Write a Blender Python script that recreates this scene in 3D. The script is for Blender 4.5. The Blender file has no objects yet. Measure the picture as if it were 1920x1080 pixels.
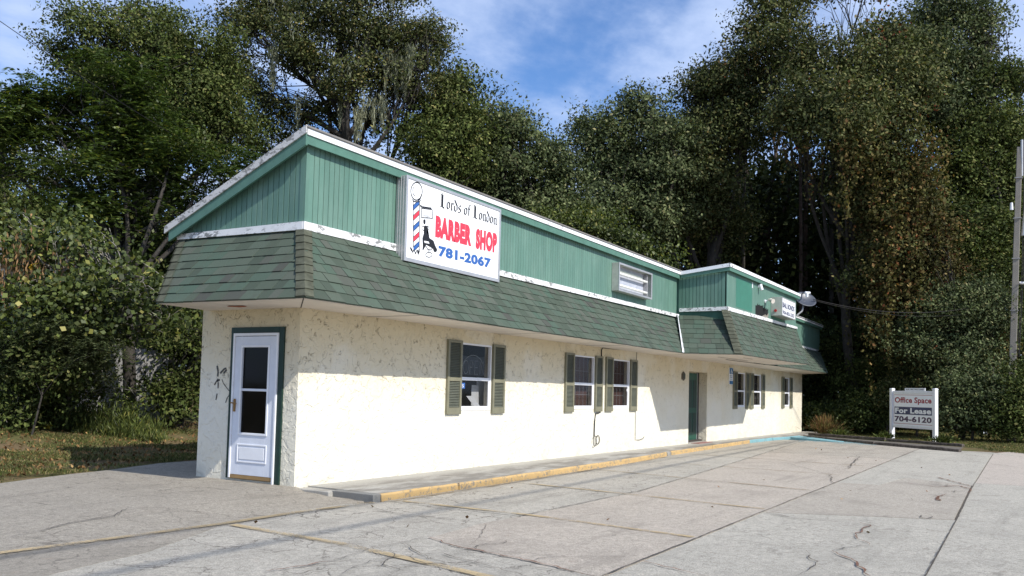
import bpy, bmesh, math, random
import numpy as np
from mathutils import Vector, Matrix
from mathutils.geometry import delaunay_2d_cdt

scene = bpy.context.scene
COL = scene.collection
rng = np.random.default_rng(7)
random.seed(7)

# ------------------------------------------------------------------ camera
F = 1637.466
PX, PY = 960.0, 645.0
R = np.array([[0.50488289, 0.058903, 0.86117577],
              [-0.86281831, 0.00524791, 0.50548692],
              [0.02525532, -0.99824992, 0.05347217]])
CAM = np.array([-8.76530953, -8.49560129, 1.38210612])
cd = bpy.data.cameras.new('camera')
cam = bpy.data.objects.new('camera', cd)
COL.objects.link(cam)
cam.matrix_world = Matrix(((R[0, 0], -R[0, 1], -R[0, 2], CAM[0]),
                           (R[1, 0], -R[1, 1], -R[1, 2], CAM[1]),
                           (R[2, 0], -R[2, 1], -R[2, 2], CAM[2]),
                           (0, 0, 0, 1)))
cd.sensor_width = 36.0
cd.lens = 36.0 * F / 1920
cd.shift_y = (PY - 540) / 1920
cd.clip_start = 0.1
cd.clip_end = 3000
scene.camera = cam

# ------------------------------------------------------------------ light
SUN = Vector((-0.25, -1.0, 0.885)).normalized()      # towards the sun
SUN_EL = math.asin(SUN.z)
SUN_AZ = math.atan2(SUN.x, SUN.y)
scene.view_settings.view_transform = 'Standard'
scene.view_settings.look = 'None'
scene.view_settings.gamma = 1.0
scene.view_settings.use_curve_mapping = False
scene.view_settings.exposure = 0.18
SUN_STRENGTH = 4.7
SKY_STRENGTH = 0.105
sl = bpy.data.lights.new('sun', 'SUN')
sl.energy = SUN_STRENGTH
sl.angle = math.radians(0.53)
sl.color = (1.0, 0.955, 0.88)
so = bpy.data.objects.new('sun', sl)
so.rotation_euler = (-SUN).to_track_quat('-Z', 'Y').to_euler()
so.location = (-20, -60, 50)
COL.objects.link(so)

world = bpy.data.worlds.new('World')
scene.world = world
world.use_nodes = True
wn, wl = world.node_tree.nodes, world.node_tree.links
wn.clear()
w_out = wn.new('ShaderNodeOutputWorld')
w_bg = wn.new('ShaderNodeBackground')
w_bg.inputs['Strength'].default_value = SKY_STRENGTH
sky = wn.new('ShaderNodeTexSky')
sky.sky_type = 'NISHITA'
sky.sun_disc = False
sky.sun_elevation = SUN_EL
sky.sun_rotation = SUN_AZ % (2 * math.pi)
sky.air_density = 1.0
sky.dust_density = 0.6
sky.ozone_density = 4.0
tc = wn.new('ShaderNodeTexCoord')
sep = wn.new('ShaderNodeSeparateXYZ')
wl.new(tc.outputs['Generated'], sep.inputs[0])


def wmath(op, a, b=None, clamp=False):
    n = wn.new('ShaderNodeMath')
    n.operation = op
    n.use_clamp = clamp
    for i, v in enumerate((a, b)):
        if v is None:
            continue
        if isinstance(v, (int, float)):
            n.inputs[i].default_value = v
        else:
            wl.new(v, n.inputs[i])
    return n.outputs[0]


zc = wmath('MAXIMUM', wmath('ADD', sep.outputs[2], 0.12), 0.05)
cu = wmath('DIVIDE', sep.outputs[0], zc)
cv = wmath('DIVIDE', sep.outputs[1], zc)
cmb = wn.new('ShaderNodeCombineXYZ')
wl.new(cu, cmb.inputs[0]); wl.new(cv, cmb.inputs[1])
n1 = wn.new('ShaderNodeTexNoise')
n1.inputs['Scale'].default_value = 1.25
n1.inputs['Detail'].default_value = 7
n1.inputs['Roughness'].default_value = 0.55
n1.inputs['Distortion'].default_value = 0.35
mp = wn.new('ShaderNodeMapping')
mp.inputs['Location'].default_value = (3.4, 1.1, 0)
mp.inputs['Rotation'].default_value = (0, 0, 0.5)
mp.inputs['Scale'].default_value = (1.0, 1.25, 1.0)
wl.new(cmb.outputs[0], mp.inputs[0]); wl.new(mp.outputs[0], n1.inputs['Vector'])
n2 = wn.new('ShaderNodeTexNoise')
n2.inputs['Scale'].default_value = 4.5
n2.inputs['Detail'].default_value = 8
n2.inputs['Roughness'].default_value = 0.6
wl.new(mp.outputs[0], n2.inputs['Vector'])
mixn = wmath('ADD', wmath('MULTIPLY', n1.outputs[0], 0.7), wmath('MULTIPLY', n2.outputs[0], 0.3))
rp = wn.new('ShaderNodeValToRGB')
rp.color_ramp.interpolation = 'EASE'
rp.color_ramp.elements[0].position = 0.34
rp.color_ramp.elements[0].color = (0, 0, 0, 1)
rp.color_ramp.elements[1].position = 0.60
rp.color_ramp.elements[1].color = (0.92, 0.92, 0.92, 1)
wl.new(mixn, rp.inputs[0])
wmix = wn.new('ShaderNodeMix')
wmix.data_type = 'RGBA'
wl.new(rp.outputs[0], wmix.inputs['Factor'])
tint = wn.new('ShaderNodeMix')
tint.data_type = 'RGBA'
tint.blend_type = 'MULTIPLY'
tint.inputs['Factor'].default_value = 1.0
wl.new(sky.outputs[0], tint.inputs[6])
tint.inputs[7].default_value = (1.0, 1.25, 1.55, 1)
wl.new(tint.outputs[2], wmix.inputs[6])
wmix.inputs[7].default_value = (5.2, 6.4, 9.1, 1)
wl.new(wmix.outputs[2], w_bg.inputs[0])
wl.new(w_bg.outputs[0], w_out.inputs[0])

scene.render.engine = 'CYCLES'
scene.cycles.max_bounces = 6
scene.cycles.transparent_max_bounces = 12


# ------------------------------------------------------------------ geometry of the place
def sm(t):
    t = min(1.0, max(0.0, t))
    return t * t * (3 - 2 * t)


def h(x, y):
    """height of the ground"""
    z = -0.10 - 0.003 * min(max(x, -45), 80)
    s = sm((y + 1.4) / 1.6) * sm((x + 6.0) / 5.5)
    if x > 0.0:
        s *= 1 if y > 0.3 else sm((0.25 - x) / 0.25)
    z += 0.115 * s
    z += 0.75 * sm((y - 5.0) / 8.0)
    z += 0.25 * sm((x - 31.0) / 14.0) * sm((y + 14) / 10.0)
    return z


def ray(px, py):
    return R @ np.array([(px - PX) / F, (py - PY) / F, 1.0])


def at(px, py, d):
    return Vector(CAM + ray(px, py) * d)


def ground(px, py, off=0.0):
    d = ray(px, py)
    z = -0.1
    for _ in range(60):
        t = (z - CAM[2]) / d[2]
        p = CAM + d * t
        z = z + 0.5 * (h(p[0], p[1]) - z)
    return Vector((p[0], p[1], h(p[0], p[1]) + off))


def wall_at(px, py, y=0.0):
    d = ray(px, py)
    return Vector(CAM + d * ((y - CAM[1]) / d[1]))


def end_at(px, py, x=0.0):
    d = ray(px, py)
    return Vector(CAM + d * ((x - CAM[0]) / d[0]))


# ------------------------------------------------------------------ materials
def new_mat(name):
    m = bpy.data.materials.new(name)
    m.use_nodes = True
    nt = m.node_tree
    return m, nt, nt.nodes['Principled BSDF']


class N:
    """tiny node helper"""

    def __init__(s, nt):
        s.nt = nt

    def node(s, t, **kw):
        n = s.nt.nodes.new(t)
        for k, v in kw.items():
            setattr(n, k, v)
        return n

    def put(s, sock, v):
        if v is None:
            return
        if hasattr(v, 'default_value') or hasattr(v, 'is_linked'):
            s.nt.links.new(v, sock)
        else:
            if sock.type == 'RGBA' and not isinstance(v, (int, float)) and len(v) == 3:
                v = (*v, 1)
            sock.default_value = v

    def coord(s, scale=(1, 1, 1), loc=(0, 0, 0), rot=(0, 0, 0), kind='Object'):
        g = s.node('ShaderNodeTexCoord')
        m = s.node('ShaderNodeMapping')
        m.inputs['Scale'].default_value = scale
        m.inputs['Location'].default_value = loc
        m.inputs['Rotation'].default_value = rot
        s.nt.links.new(g.outputs[kind], m.inputs[0])
        return m.outputs[0]

    def world(s, scale=(1, 1, 1), loc=(0, 0, 0), rot=(0, 0, 0)):
        g = s.node('ShaderNodeNewGeometry')
        m = s.node('ShaderNodeMapping')
        m.inputs['Scale'].default_value = scale
        m.inputs['Location'].default_value = loc
        m.inputs['Rotation'].default_value = rot
        s.nt.links.new(g.outputs['Position'], m.inputs[0])
        return m.outputs[0]

    def noise(s, vec, scale, detail=4, rough=0.55, dist=0.0, out=0):
        n = s.node('ShaderNodeTexNoise')
        s.put(n.inputs['Vector'], vec)
        n.inputs['Scale'].default_value = scale
        n.inputs['Detail'].default_value = detail
        n.inputs['Roughness'].default_value = rough
        n.inputs['Distortion'].default_value = dist
        return n.outputs[out]

    def voro(s, vec, scale, feature='F1', out='Distance', rnd=1.0):
        n = s.node('ShaderNodeTexVoronoi', feature=feature)
        s.put(n.inputs['Vector'], vec)
        n.inputs['Scale'].default_value = scale
        n.inputs['Randomness'].default_value = rnd
        return n.outputs[out]

    def math(s, op, a, b=None, clamp=False):
        n = s.node('ShaderNodeMath', operation=op, use_clamp=clamp)
        s.put(n.inputs[0], a)
        s.put(n.inputs[1], b)
        return n.outputs[0]

    def rng(s, v, a, b, c=0.0, d=1.0):
        n = s.node('ShaderNodeMapRange', interpolation_type='SMOOTHSTEP')
        s.put(n.inputs[0], v)
        for i, q in enumerate((a, b, c, d)):
            n.inputs[i + 1].default_value = q
        return n.outputs[0]

    def mix(s, f, a, b, mode='MIX'):
        n = s.node('ShaderNodeMix', data_type='RGBA', blend_type=mode)
        s.put(n.inputs[0], f)
        s.put(n.inputs[6], a)
        s.put(n.inputs[7], b)
        return n.outputs[2]

    def ramp(s, f, stops, interp='LINEAR'):
        n = s.node('ShaderNodeValToRGB')
        n.color_ramp.interpolation = interp
        e = n.color_ramp.elements
        while len(e) < len(stops):
            e.new(0.5)
        for q, (p, c) in zip(e, stops):
            q.position = p
            q.color = (*c, 1)
        s.put(n.inputs[0], f)
        return n.outputs[0]

    def bump(s, hgt, strength=0.5, dist=0.01, normal=None):
        n = s.node('ShaderNodeBump')
        n.inputs['Strength'].default_value = strength
        n.inputs['Distance'].default_value = dist
        s.put(n.inputs['Height'], hgt)
        if normal is not None:
            s.put(n.inputs['Normal'], normal)
        return n.outputs[0]


def plain(name, col, rough=0.6, metal=0.0, var=0.08, scale=6.0, bump=0.0, bscale=60, spec=0.4):
    m, nt, b = new_mat(name)
    n = N(nt)
    v = n.world()
    f = n.noise(v, scale, 5, 0.6)
    c0 = tuple(max(0, c * (1 - var * 2)) for c in col)
    c1 = tuple(min(1, c * (1 + var * 2)) for c in col)
    nt.links.new(n.ramp(f, [(0.25, c0), (0.75, c1)]), b.inputs['Base Color'])
    b.inputs['Roughness'].default_value = rough
    b.inputs['Metallic'].default_value = metal
    b.inputs['Specular IOR Level'].default_value = spec
    if bump:
        nt.links.new(n.bump(n.noise(v, bscale, 3), bump, 0.01), b.inputs['Normal'])
    return m


def stucco_material():
    m, nt, b = new_mat('cream_stucco')
    n = N(nt)
    v = n.world()
    warp = n.node('ShaderNodeVectorMath', operation='MULTIPLY_ADD')
    nt.links.new(n.noise(v, 5.0, 3, 0.5, out=1), warp.inputs[0])
    warp.inputs[1].default_value = (0.22, 0.22, 0.22)
    nt.links.new(v, warp.inputs[2])
    wv = warp.outputs[0]
    a = n.noise(wv, 6.5, 2, 0.5, 0.6)
    ridge = n.math('ABSOLUTE', n.math('SUBTRACT', a, 0.5))
    line = n.rng(ridge, 0.0, 0.014, 1, 0)
    mask = n.rng(n.noise(v, 5.0, 2, 0.5), 0.54, 0.60)
    line = n.math('MULTIPLY', line, mask)
    a2 = n.noise(wv, 11.0, 2, 0.5, 0.8)
    ridge2 = n.math('ABSOLUTE', n.math('SUBTRACT', a2, 0.47))
    line2 = n.math('MULTIPLY', n.rng(ridge2, 0.0, 0.019, 1, 0), n.rng(n.noise(v, 7.0, 2), 0.53, 0.60))
    lines = n.math('MAXIMUM', line, n.math('MULTIPLY', line2, 0.8))
    plate = n.rng(a, 0.44, 0.56)
    fine = n.noise(v, 90, 3, 0.6)
    med = n.noise(v, 22, 4, 0.6)
    sp0 = n.node('ShaderNodeSeparateXYZ')
    nt.links.new(v, sp0.inputs[0])
    hgt = n.math('ADD', n.math('MULTIPLY', plate, 0.40),
                 n.math('ADD', n.math('MULTIPLY', med, 0.42), n.math('MULTIPLY', fine, 0.10)))
    hgt = n.math('SUBTRACT', hgt, n.math('MULTIPLY', n.math('MULTIPLY', lines, n.rng(sp0.outputs[2], 0.9, 1.9, 0.40, 1.0)), 0.55))
    nrm = n.bump(hgt, 1.0, 0.016)
    # colour: faded paint, mildew in the creases, more of it high on the wall, where eave shade is painted too
    sp = n.node('ShaderNodeSeparateXYZ')
    nt.links.new(v, sp.inputs[0])
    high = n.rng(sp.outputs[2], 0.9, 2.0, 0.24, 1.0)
    low = n.rng(sp.outputs[2], 0.0, 0.16, 1.0, 0.0)
    tint = n.noise(v, 0.9, 5, 0.6)
    base = n.ramp(tint, [(0.3, (0.73, 0.68, 0.545)), (0.55, (0.765, 0.725, 0.605)), (0.75, (0.74, 0.71, 0.615))])
    eave_shade = n.rng(sp.outputs[2], 1.0, 2.3, 0.0, 0.70)  # shade under the eave painted in as a warmer, darker upper wall
    base = n.mix(eave_shade, base, (0.63, 0.52, 0.32))
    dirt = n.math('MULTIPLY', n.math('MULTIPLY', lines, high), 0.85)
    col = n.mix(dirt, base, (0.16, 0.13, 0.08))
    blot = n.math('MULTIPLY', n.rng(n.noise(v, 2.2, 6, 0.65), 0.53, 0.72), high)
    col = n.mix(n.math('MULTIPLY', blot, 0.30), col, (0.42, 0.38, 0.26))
    streak = n.noise(n.world(scale=(6, 6, 0.5)), 1.5, 4, 0.6)
    col = n.mix(n.math('MULTIPLY', n.rng(streak, 0.55, 0.75), 0.12), col, (0.5, 0.45, 0.32))
    foot = n.math('MULTIPLY', low, n.rng(n.noise(v, 6, 5, 0.7), 0.35, 0.7))
    col = n.mix(n.math('MULTIPLY', foot, 0.5), col, (0.55, 0.52, 0.44))
    patch = n.math('MULTIPLY', n.rng(n.noise(v, 0.7, 3, 0.5), 0.52, 0.60), 0.35)
    col = n.mix(patch, col, (0.78, 0.75, 0.66))
    splash = n.math('MULTIPLY', n.rng(sp.outputs[2], 0.05, 0.55, 1.0, 0.0), n.rng(n.noise(n.world(scale=(1, 1, 2)), 2.6, 6, 0.7), 0.42, 0.66))
    col = n.mix(n.math('MULTIPLY', splash, 0.38), col, (0.52, 0.48, 0.38))
    nt.links.new(col, b.inputs['Base Color'])
    b.inputs['Roughness'].default_value = 0.75
    b.inputs['Specular IOR Level'].default_value = 0.25
    nt.links.new(nrm, b.inputs['Normal'])
    return m


def shingle_material(name, island):
    m, nt, b = new_mat(name)
    n = N(nt)
    v = n.world()
    if island:
        g = n.node('ShaderNodeNewGeometry')
        f = g.outputs['Random Per Island']
    else:
        g = n.node('ShaderNodeObjectInfo')
        f = g.outputs['Random']
    c = n.ramp(f, [(0.0, (0.060, 0.095, 0.068)), (0.25, (0.078, 0.120, 0.084)), (0.5, (0.105, 0.150, 0.110)),
                   (0.72, (0.072, 0.140, 0.098)), (0.9, (0.110, 0.140, 0.108)), (1.0, (0.072, 0.085, 0.072))])
    c = n.mix(0.18, c, (0.105, 0.118, 0.102))
    gr = n.noise(v, 180, 3, 0.7)
    c = n.mix(0.55, c, n.ramp(gr, [(0.3, (0.35, 0.35, 0.35)), (0.7, (1.0, 1.0, 1.0))]), 'MULTIPLY')
    c = n.mix(1.0, c, (0.98, 0.88, 0.90), 'MULTIPLY')
    bl = n.rng(n.noise(n.world(scale=(2.2, 2.2, 0.7)), 1.6, 6, 0.65), 0.48, 0.70)
    c = n.mix(n.math('MULTIPLY', bl, 0.5), c, (0.07, 0.075, 0.06))
    nt.links.new(c, b.inputs['Base Color'])
    b.inputs['Roughness'].default_value = 0.92
    b.inputs['Specular IOR Level'].default_value = 0.15
    nt.links.new(n.bump(gr, 0.35, 0.004), b.inputs['Normal'])
    return m


def board_material(name='green_painted_board', col=(0.105, 0.205, 0.160)):
    m, nt, b = new_mat(name)
    n = N(nt)
    v = n.world()
    o = n.node('ShaderNodeObjectInfo')
    c = n.ramp(o.outputs['Random'], [(0, tuple(q * 0.9 for q in col)), (1, tuple(q * 1.08 for q in col))])
    chalk = n.rng(n.noise(n.world(scale=(1, 1, 0.35)), 2.0, 6, 0.65), 0.4, 0.75)
    c = n.mix(n.math('MULTIPLY', chalk, 0.35), c, (0.23, 0.34, 0.28))
    dr = n.rng(n.noise(n.world(scale=(9, 9, 0.8)), 3.0, 4, 0.6), 0.55, 0.8)
    c = n.mix(n.math('MULTIPLY', dr, 0.38), c, (0.05, 0.15, 0.11))
    nt.links.new(c, b.inputs['Base Color'])
    b.inputs['Roughness'].default_value = 0.5
    b.inputs['Specular IOR Level'].default_value = 0.4
    gr = n.noise(n.world(scale=(30, 30, 1.5)), 5, 4, 0.6)
    nt.links.new(n.bump(gr, 0.3, 0.003), b.inputs['Normal'])
    return m


def flaking_white(name, amount=0.5, under=(0.22, 0.22, 0.21), base=(0.80, 0.80, 0.79)):
    m, nt, b = new_mat(name)
    n = N(nt)
    v = n.world(scale=(1, 1, 2.2))
    f = n.noise(v, 9, 6, 0.7)
    g = n.noise(v, 1.3, 3, 0.5)
    k = n.math('MULTIPLY', n.rng(f, 0.52, 0.56), n.rng(g, 0.62 - amount * 0.3, 0.70 - amount * 0.2))
    c = n.mix(k, n.ramp(n.noise(v, 4, 5), [(0.3, tuple(q * .9 for q in base)), (0.7, base)]), under)
    nt.links.new(c, b.inputs['Base Color'])
    b.inputs['Roughness'].default_value = 0.55
    return m


def asphalt_material(name, tone, pink=0.0, grit=1.0, seed=0.0, dark=0.35, craze=0.0):
    m, nt, b = new_mat(name)
    n = N(nt)
    v = n.world(loc=(seed, seed * 0.7, 0))
    tone = (tone[0] * 1.15, tone[1] * 1.12, tone[2] * 1.06)
    base = tuple(t * (1 + p) for t, p in zip(tone, (0.0 + pink * 0.35, 0.0, -pink * 0.12)))
    sp = n.voro(v, 55, out='Color')
    gr = n.noise(v, 75, 4, 0.75)
    fine = n.ramp(gr, [(0.30, (0.52, 0.52, 0.52)), (0.5, (0.95, 0.95, 0.95)), (0.70, (1.35, 1.35, 1.33))])
    c = n.mix(0.85 * grit, base, fine, 'MULTIPLY')
    stone = n.rng(n.voro(v, 38), 0.0, 0.22, 1.0, 0.0)
    stone = n.math('MULTIPLY', stone, n.rng(n.noise(v, 21, 2), 0.50, 0.62))
    c = n.mix(n.math('MULTIPLY', stone, 0.55), c, (0.55, 0.54, 0.51))
    pit = n.math('MULTIPLY', n.rng(n.noise(v, 34, 5, 0.8), 0.58, 0.66), n.rng(n.noise(v, 2.1, 4, 0.6), 0.42, 0.60))
    c = n.mix(n.math('MULTIPLY', pit, 0.55), c, tuple(q * 0.40 for q in base))
    mid = n.noise(v, 17, 7, 0.85)
    c = n.mix(0.75, c, n.ramp(mid, [(0.32, (0.55, 0.54, 0.52)), (0.5, (1.0, 1.0, 1.0)), (0.66, (1.38, 1.37, 1.35))]), 'MULTIPLY')
    if craze:
        wpn = n.node('ShaderNodeVectorMath', operation='MULTIPLY_ADD')
        nt.links.new(n.noise(v, 3.0, 4, 0.6, out=1), wpn.inputs[0])
        wpn.inputs[1].default_value = (0.5, 0.5, 0.0)
        nt.links.new(v, wpn.inputs[2])
        ed = n.voro(wpn.outputs[0], 2.3, feature='DISTANCE_TO_EDGE')
        ck = n.math('MULTIPLY', n.rng(ed, 0.004, 0.022, 1.0, 0.0), n.rng(n.noise(v, 0.8, 3), 0.44, 0.54))
        ed2 = n.voro(wpn.outputs[0], 7.0, feature='DISTANCE_TO_EDGE')
        ck2 = n.math('MULTIPLY', n.rng(ed2, 0.004, 0.03, 0.7, 0.0), n.rng(n.noise(v, 1.1, 3), 0.55, 0.62))
        c = n.mix(n.math('MULTIPLY', n.math('MAXIMUM', ck, ck2), craze), c, (0.10, 0.085, 0.07))
    # blotches and long tyre-polished streaks that run along the lot
    bl = n.noise(v, 0.9, 6, 0.65)
    c = n.mix(n.math('MULTIPLY', n.rng(bl, 0.45, 0.72), dark), c, tuple(q * 0.58 for q in base))
    st = n.noise(n.world(scale=(0.16, 1.5, 1), loc=(seed, 1 + seed, 0)), 1.6, 6, 0.7)
    c = n.mix(n.math('MULTIPLY', n.rng(st, 0.52, 0.70), dark * 1.1), c, tuple(q * 0.52 for q in base))
    oil = n.math('MULTIPLY', n.rng(n.noise(v, 1.9, 4, 0.5, 0.5), 0.66, 0.76), 0.5)
    c = n.mix(oil, c, tuple(q * 0.42 for q in base))
    org = n.math('MULTIPLY', n.rng(n.noise(v, 3.3, 6, 0.7), 0.62, 0.78), 0.25)
    c = n.mix(org, c, (0.42, 0.28, 0.20))
    nt.links.new(c, b.inputs['Base Color'])
    b.inputs['Roughness'].default_value = 0.9
    b.inputs['Specular IOR Level'].default_value = 0.2
    hh = n.math('ADD', n.math('MULTIPLY', gr, 0.8), n.math('ADD', n.math('MULTIPLY', stone, 0.5), n.math('MULTIPLY', pit, -0.8)))
    nt.links.new(n.bump(n.math('ADD', hh, n.math('MULTIPLY', mid, 1.5)), 0.8, 0.014), b.inputs['Normal'])
    return m


def worn_paint(name, col, keep=0.5, scale=14):
    """old road paint with holes worn through it"""
    m, nt, b = new_mat(name)
    n = N(nt)
    v = n.world()
    nt.links.new(n.ramp(n.noise(v, 12, 4), [(0.3, tuple(q * .75 for q in col)), (0.7, col)]), b.inputs['Base Color'])
    b.inputs['Roughness'].default_value = 0.8
    tr = n.node('ShaderNodeBsdfTransparent')
    mx = n.node('ShaderNodeMixShader')
    f = n.math('ADD', n.math('MULTIPLY', n.noise(v, scale * 3, 5, 0.8), 0.6), n.math('MULTIPLY', n.noise(v, 1.7, 4, 0.6), 0.4))
    k = n.rng(f, 0.5 - keep * 0.2 - 0.03, 0.5 - keep * 0.2 + 0.06)
    k = n.math('MULTIPLY', k, 0.9)
    nt.links.new(k, mx.inputs[0])
    nt.links.new(tr.outputs[0], mx.inputs[1])
    nt.links.new(b.outputs[0], mx.inputs[2])
    nt.links.new(mx.outputs[0], nt.nodes['Material Output'].inputs[0])
    return m


def leaf_material(name, stops, trans=0.16, rough=0.7, spec=0.10, lowvar=None):
    m, nt, b = new_mat(name)
    n = N(nt)
    g = n.node('ShaderNodeNewGeometry')
    c = n.ramp(g.outputs['Random Per Island'], stops)
    r2 = n.math('FRACT', n.math('MULTIPLY', g.outputs['Random Per Island'], 37.7))
    c = n.mix(1.0, c, n.ramp(r2, [(0.0, (0.38, 0.40, 0.36)), (0.5, (0.70, 0.74, 0.66)), (0.85, (1.18, 1.20, 1.06)), (1.0, (1.5, 1.5, 1.35))]), 'MULTIPLY')
    big = n.noise(n.world(), 0.45, 3, 0.6)
    c = n.mix(0.8, c, n.ramp(big, [(0.34, (0.62, 0.68, 0.60)), (0.66, (1.40, 1.38, 1.15))]), 'MULTIPLY')
    nt.links.new(c, b.inputs['Base Color'])
    b.inputs['Roughness'].default_value = rough
    b.inputs['Specular IOR Level'].default_value = spec
    tl = n.node('ShaderNodeBsdfTranslucent')
    nt.links.new(n.mix(1.0, c, (1.15, 1.25, 0.6), 'MULTIPLY'), tl.inputs['Color'])
    mx = n.node('ShaderNodeMixShader')
    mx.inputs[0].default_value = trans
    nt.links.new(b.outputs[0], mx.inputs[1])
    nt.links.new(tl.outputs[0], mx.inputs[2])
    nt.links.new(mx.outputs[0], nt.nodes['Material Output'].inputs[0])
    return m


def bark_material(name, col):
    m, nt, b = new_mat(name)
    n = N(nt)
    v = n.world(scale=(1, 1, 0.25))
    f = n.noise(v, 14, 6, 0.7)
    c = n.ramp(f, [(0.3, tuple(q * .5 for q in col)), (0.7, tuple(q * 1.4 for q in col))])
    li = n.rng(n.noise(n.world(), 3.0, 4), 0.55, 0.7)
    c = n.mix(n.math('MULTIPLY', li, 0.25), c, (0.16, 0.16, 0.14))
    nt.links.new(c, b.inputs['Base Color'])
    b.inputs['Roughness'].default_value = 0.9
    nt.links.new(n.bump(f, 0.8, 0.03), b.inputs['Normal'])
    return m


def glass_material(name, tint=(0.012, 0.014, 0.016), see=0.35, spec=0.6):
    m, nt, b = new_mat(name)
    n = N(nt)
    b.inputs['Base Color'].default_value = (*tint, 1)
    b.inputs['Roughness'].default_value = 0.06
    b.inputs['Specular IOR Level'].default_value = spec
    wob = n.noise(n.world(), 1.2, 2)
    nt.links.new(n.bump(wob, 0.12, 0.02), b.inputs['Normal'])
    tr = n.node('ShaderNodeBsdfTransparent')
    mx = n.node('ShaderNodeMixShader')
    mx.inputs[0].default_value = 1 - see
    nt.links.new(tr.outputs[0], mx.inputs[1])
    nt.links.new(b.outputs[0], mx.inputs[2])
    nt.links.new(mx.outputs[0], nt.nodes['Material Output'].inputs[0])
    return m


def grass_ground_material():
    m, nt, b = new_mat('lawn_soil')
    n = N(nt)
    v = n.world()
    f = n.noise(v, 1.1, 6, 0.65)
    g = n.noise(v, 28, 5, 0.75)
    c = n.ramp(f, [(0.30, (0.080, 0.095, 0.035)), (0.44, (0.125, 0.125, 0.052)), (0.54, (0.19, 0.145, 0.080)), (0.75, (0.145, 0.098, 0.062))])
    c = n.mix(0.8, c, n.ramp(g, [(0.3, (0.40, 0.40, 0.38)), (0.7, (1.35, 1.3, 1.2))]), 'MULTIPLY')
    sp = n.node('ShaderNodeSeparateXYZ')
    nt.links.new(v, sp.inputs[0])
    lit = n.math('MULTIPLY', n.rng(n.voro(v, 16), 0.05, 0.25, 1, 0), n.rng(n.noise(v, 4.0, 3), 0.52, 0.62))
    c = n.mix(n.math('MULTIPLY', lit, 0.7), c, (0.24, 0.14, 0.07))
    nt.links.new(c, b.inputs['Base Color'])
    b.inputs['Roughness'].default_value = 0.95
    b.inputs['Specular IOR Level'].default_value = 0.1
    nt.links.new(n.bump(g, 0.8, 0.03), b.inputs['Normal'])
    return m


def concrete_material(name, tone=(0.50, 0.49, 0.46), mildew=0.8):
    m, nt, b = new_mat(name)
    n = N(nt)
    v = n.world()
    gr = n.noise(v, 60, 5, 0.75)
    c = n.mix(0.6, tone, n.ramp(gr, [(0.3, (0.6, 0.6, 0.6)), (0.7, (1.2, 1.2, 1.18))]), 'MULTIPLY')
    mild = n.noise(n.world(scale=(0.35, 1.0, 1)), 2.4, 7, 0.7)
    sp = n.node('ShaderNodeSeparateXYZ')
    nt.links.new(v, sp.inputs[0])
    away = n.rng(sp.outputs[1], -0.55, -0.12, 1.0, 0.10)     # splashed clean next to the wall
    k = n.math('MULTIPLY', n.rng(mild, 0.36, 0.60), away)
    c = n.mix(n.math('MULTIPLY', k, mildew), c, (0.15, 0.135, 0.115))
    k2 = n.rng(n.noise(v, 9, 6, 0.8), 0.56, 0.68)
    c = n.mix(n.math('MULTIPLY', k2, 0.5), c, (0.10, 0.10, 0.095))
    nt.links.new(c, b.inputs['Base Color'])
    b.inputs['Roughness'].default_value = 0.88
    nt.links.new(n.bump(gr, 0.4, 0.006), b.inputs['Normal'])
    return m


def kerb_paint(name, col, wear):
    m, nt, b = new_mat(name)
    n = N(nt)
    v = n.world()
    f = n.noise(v, 16, 7, 0.8)
    g = n.noise(n.world(scale=(0.6, 1, 3)), 2.5, 5, 0.6)
    c = n.ramp(n.noise(v, 5, 4), [(0.3, tuple(q * .82 for q in col)), (0.7, col)])
    k = n.math('MULTIPLY', n.rng(f, 0.50, 0.58), n.rng(g, 0.54 - wear * 0.15, 0.64 - wear * 0.1))
    c = n.mix(k, c, (0.20, 0.18, 0.15))
    k2 = n.math('MULTIPLY', n.rng(n.noise(v, 30, 4, 0.8), 0.60, 0.68), 0.6)
    c = n.mix(k2, c, (0.33, 0.31, 0.27))
    nt.links.new(c, b.inputs['Base Color'])
    b.inputs['Roughness'].default_value = 0.75
    nt.links.new(n.bump(f, 0.5, 0.01), b.inputs['Normal'])
    return m


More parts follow.
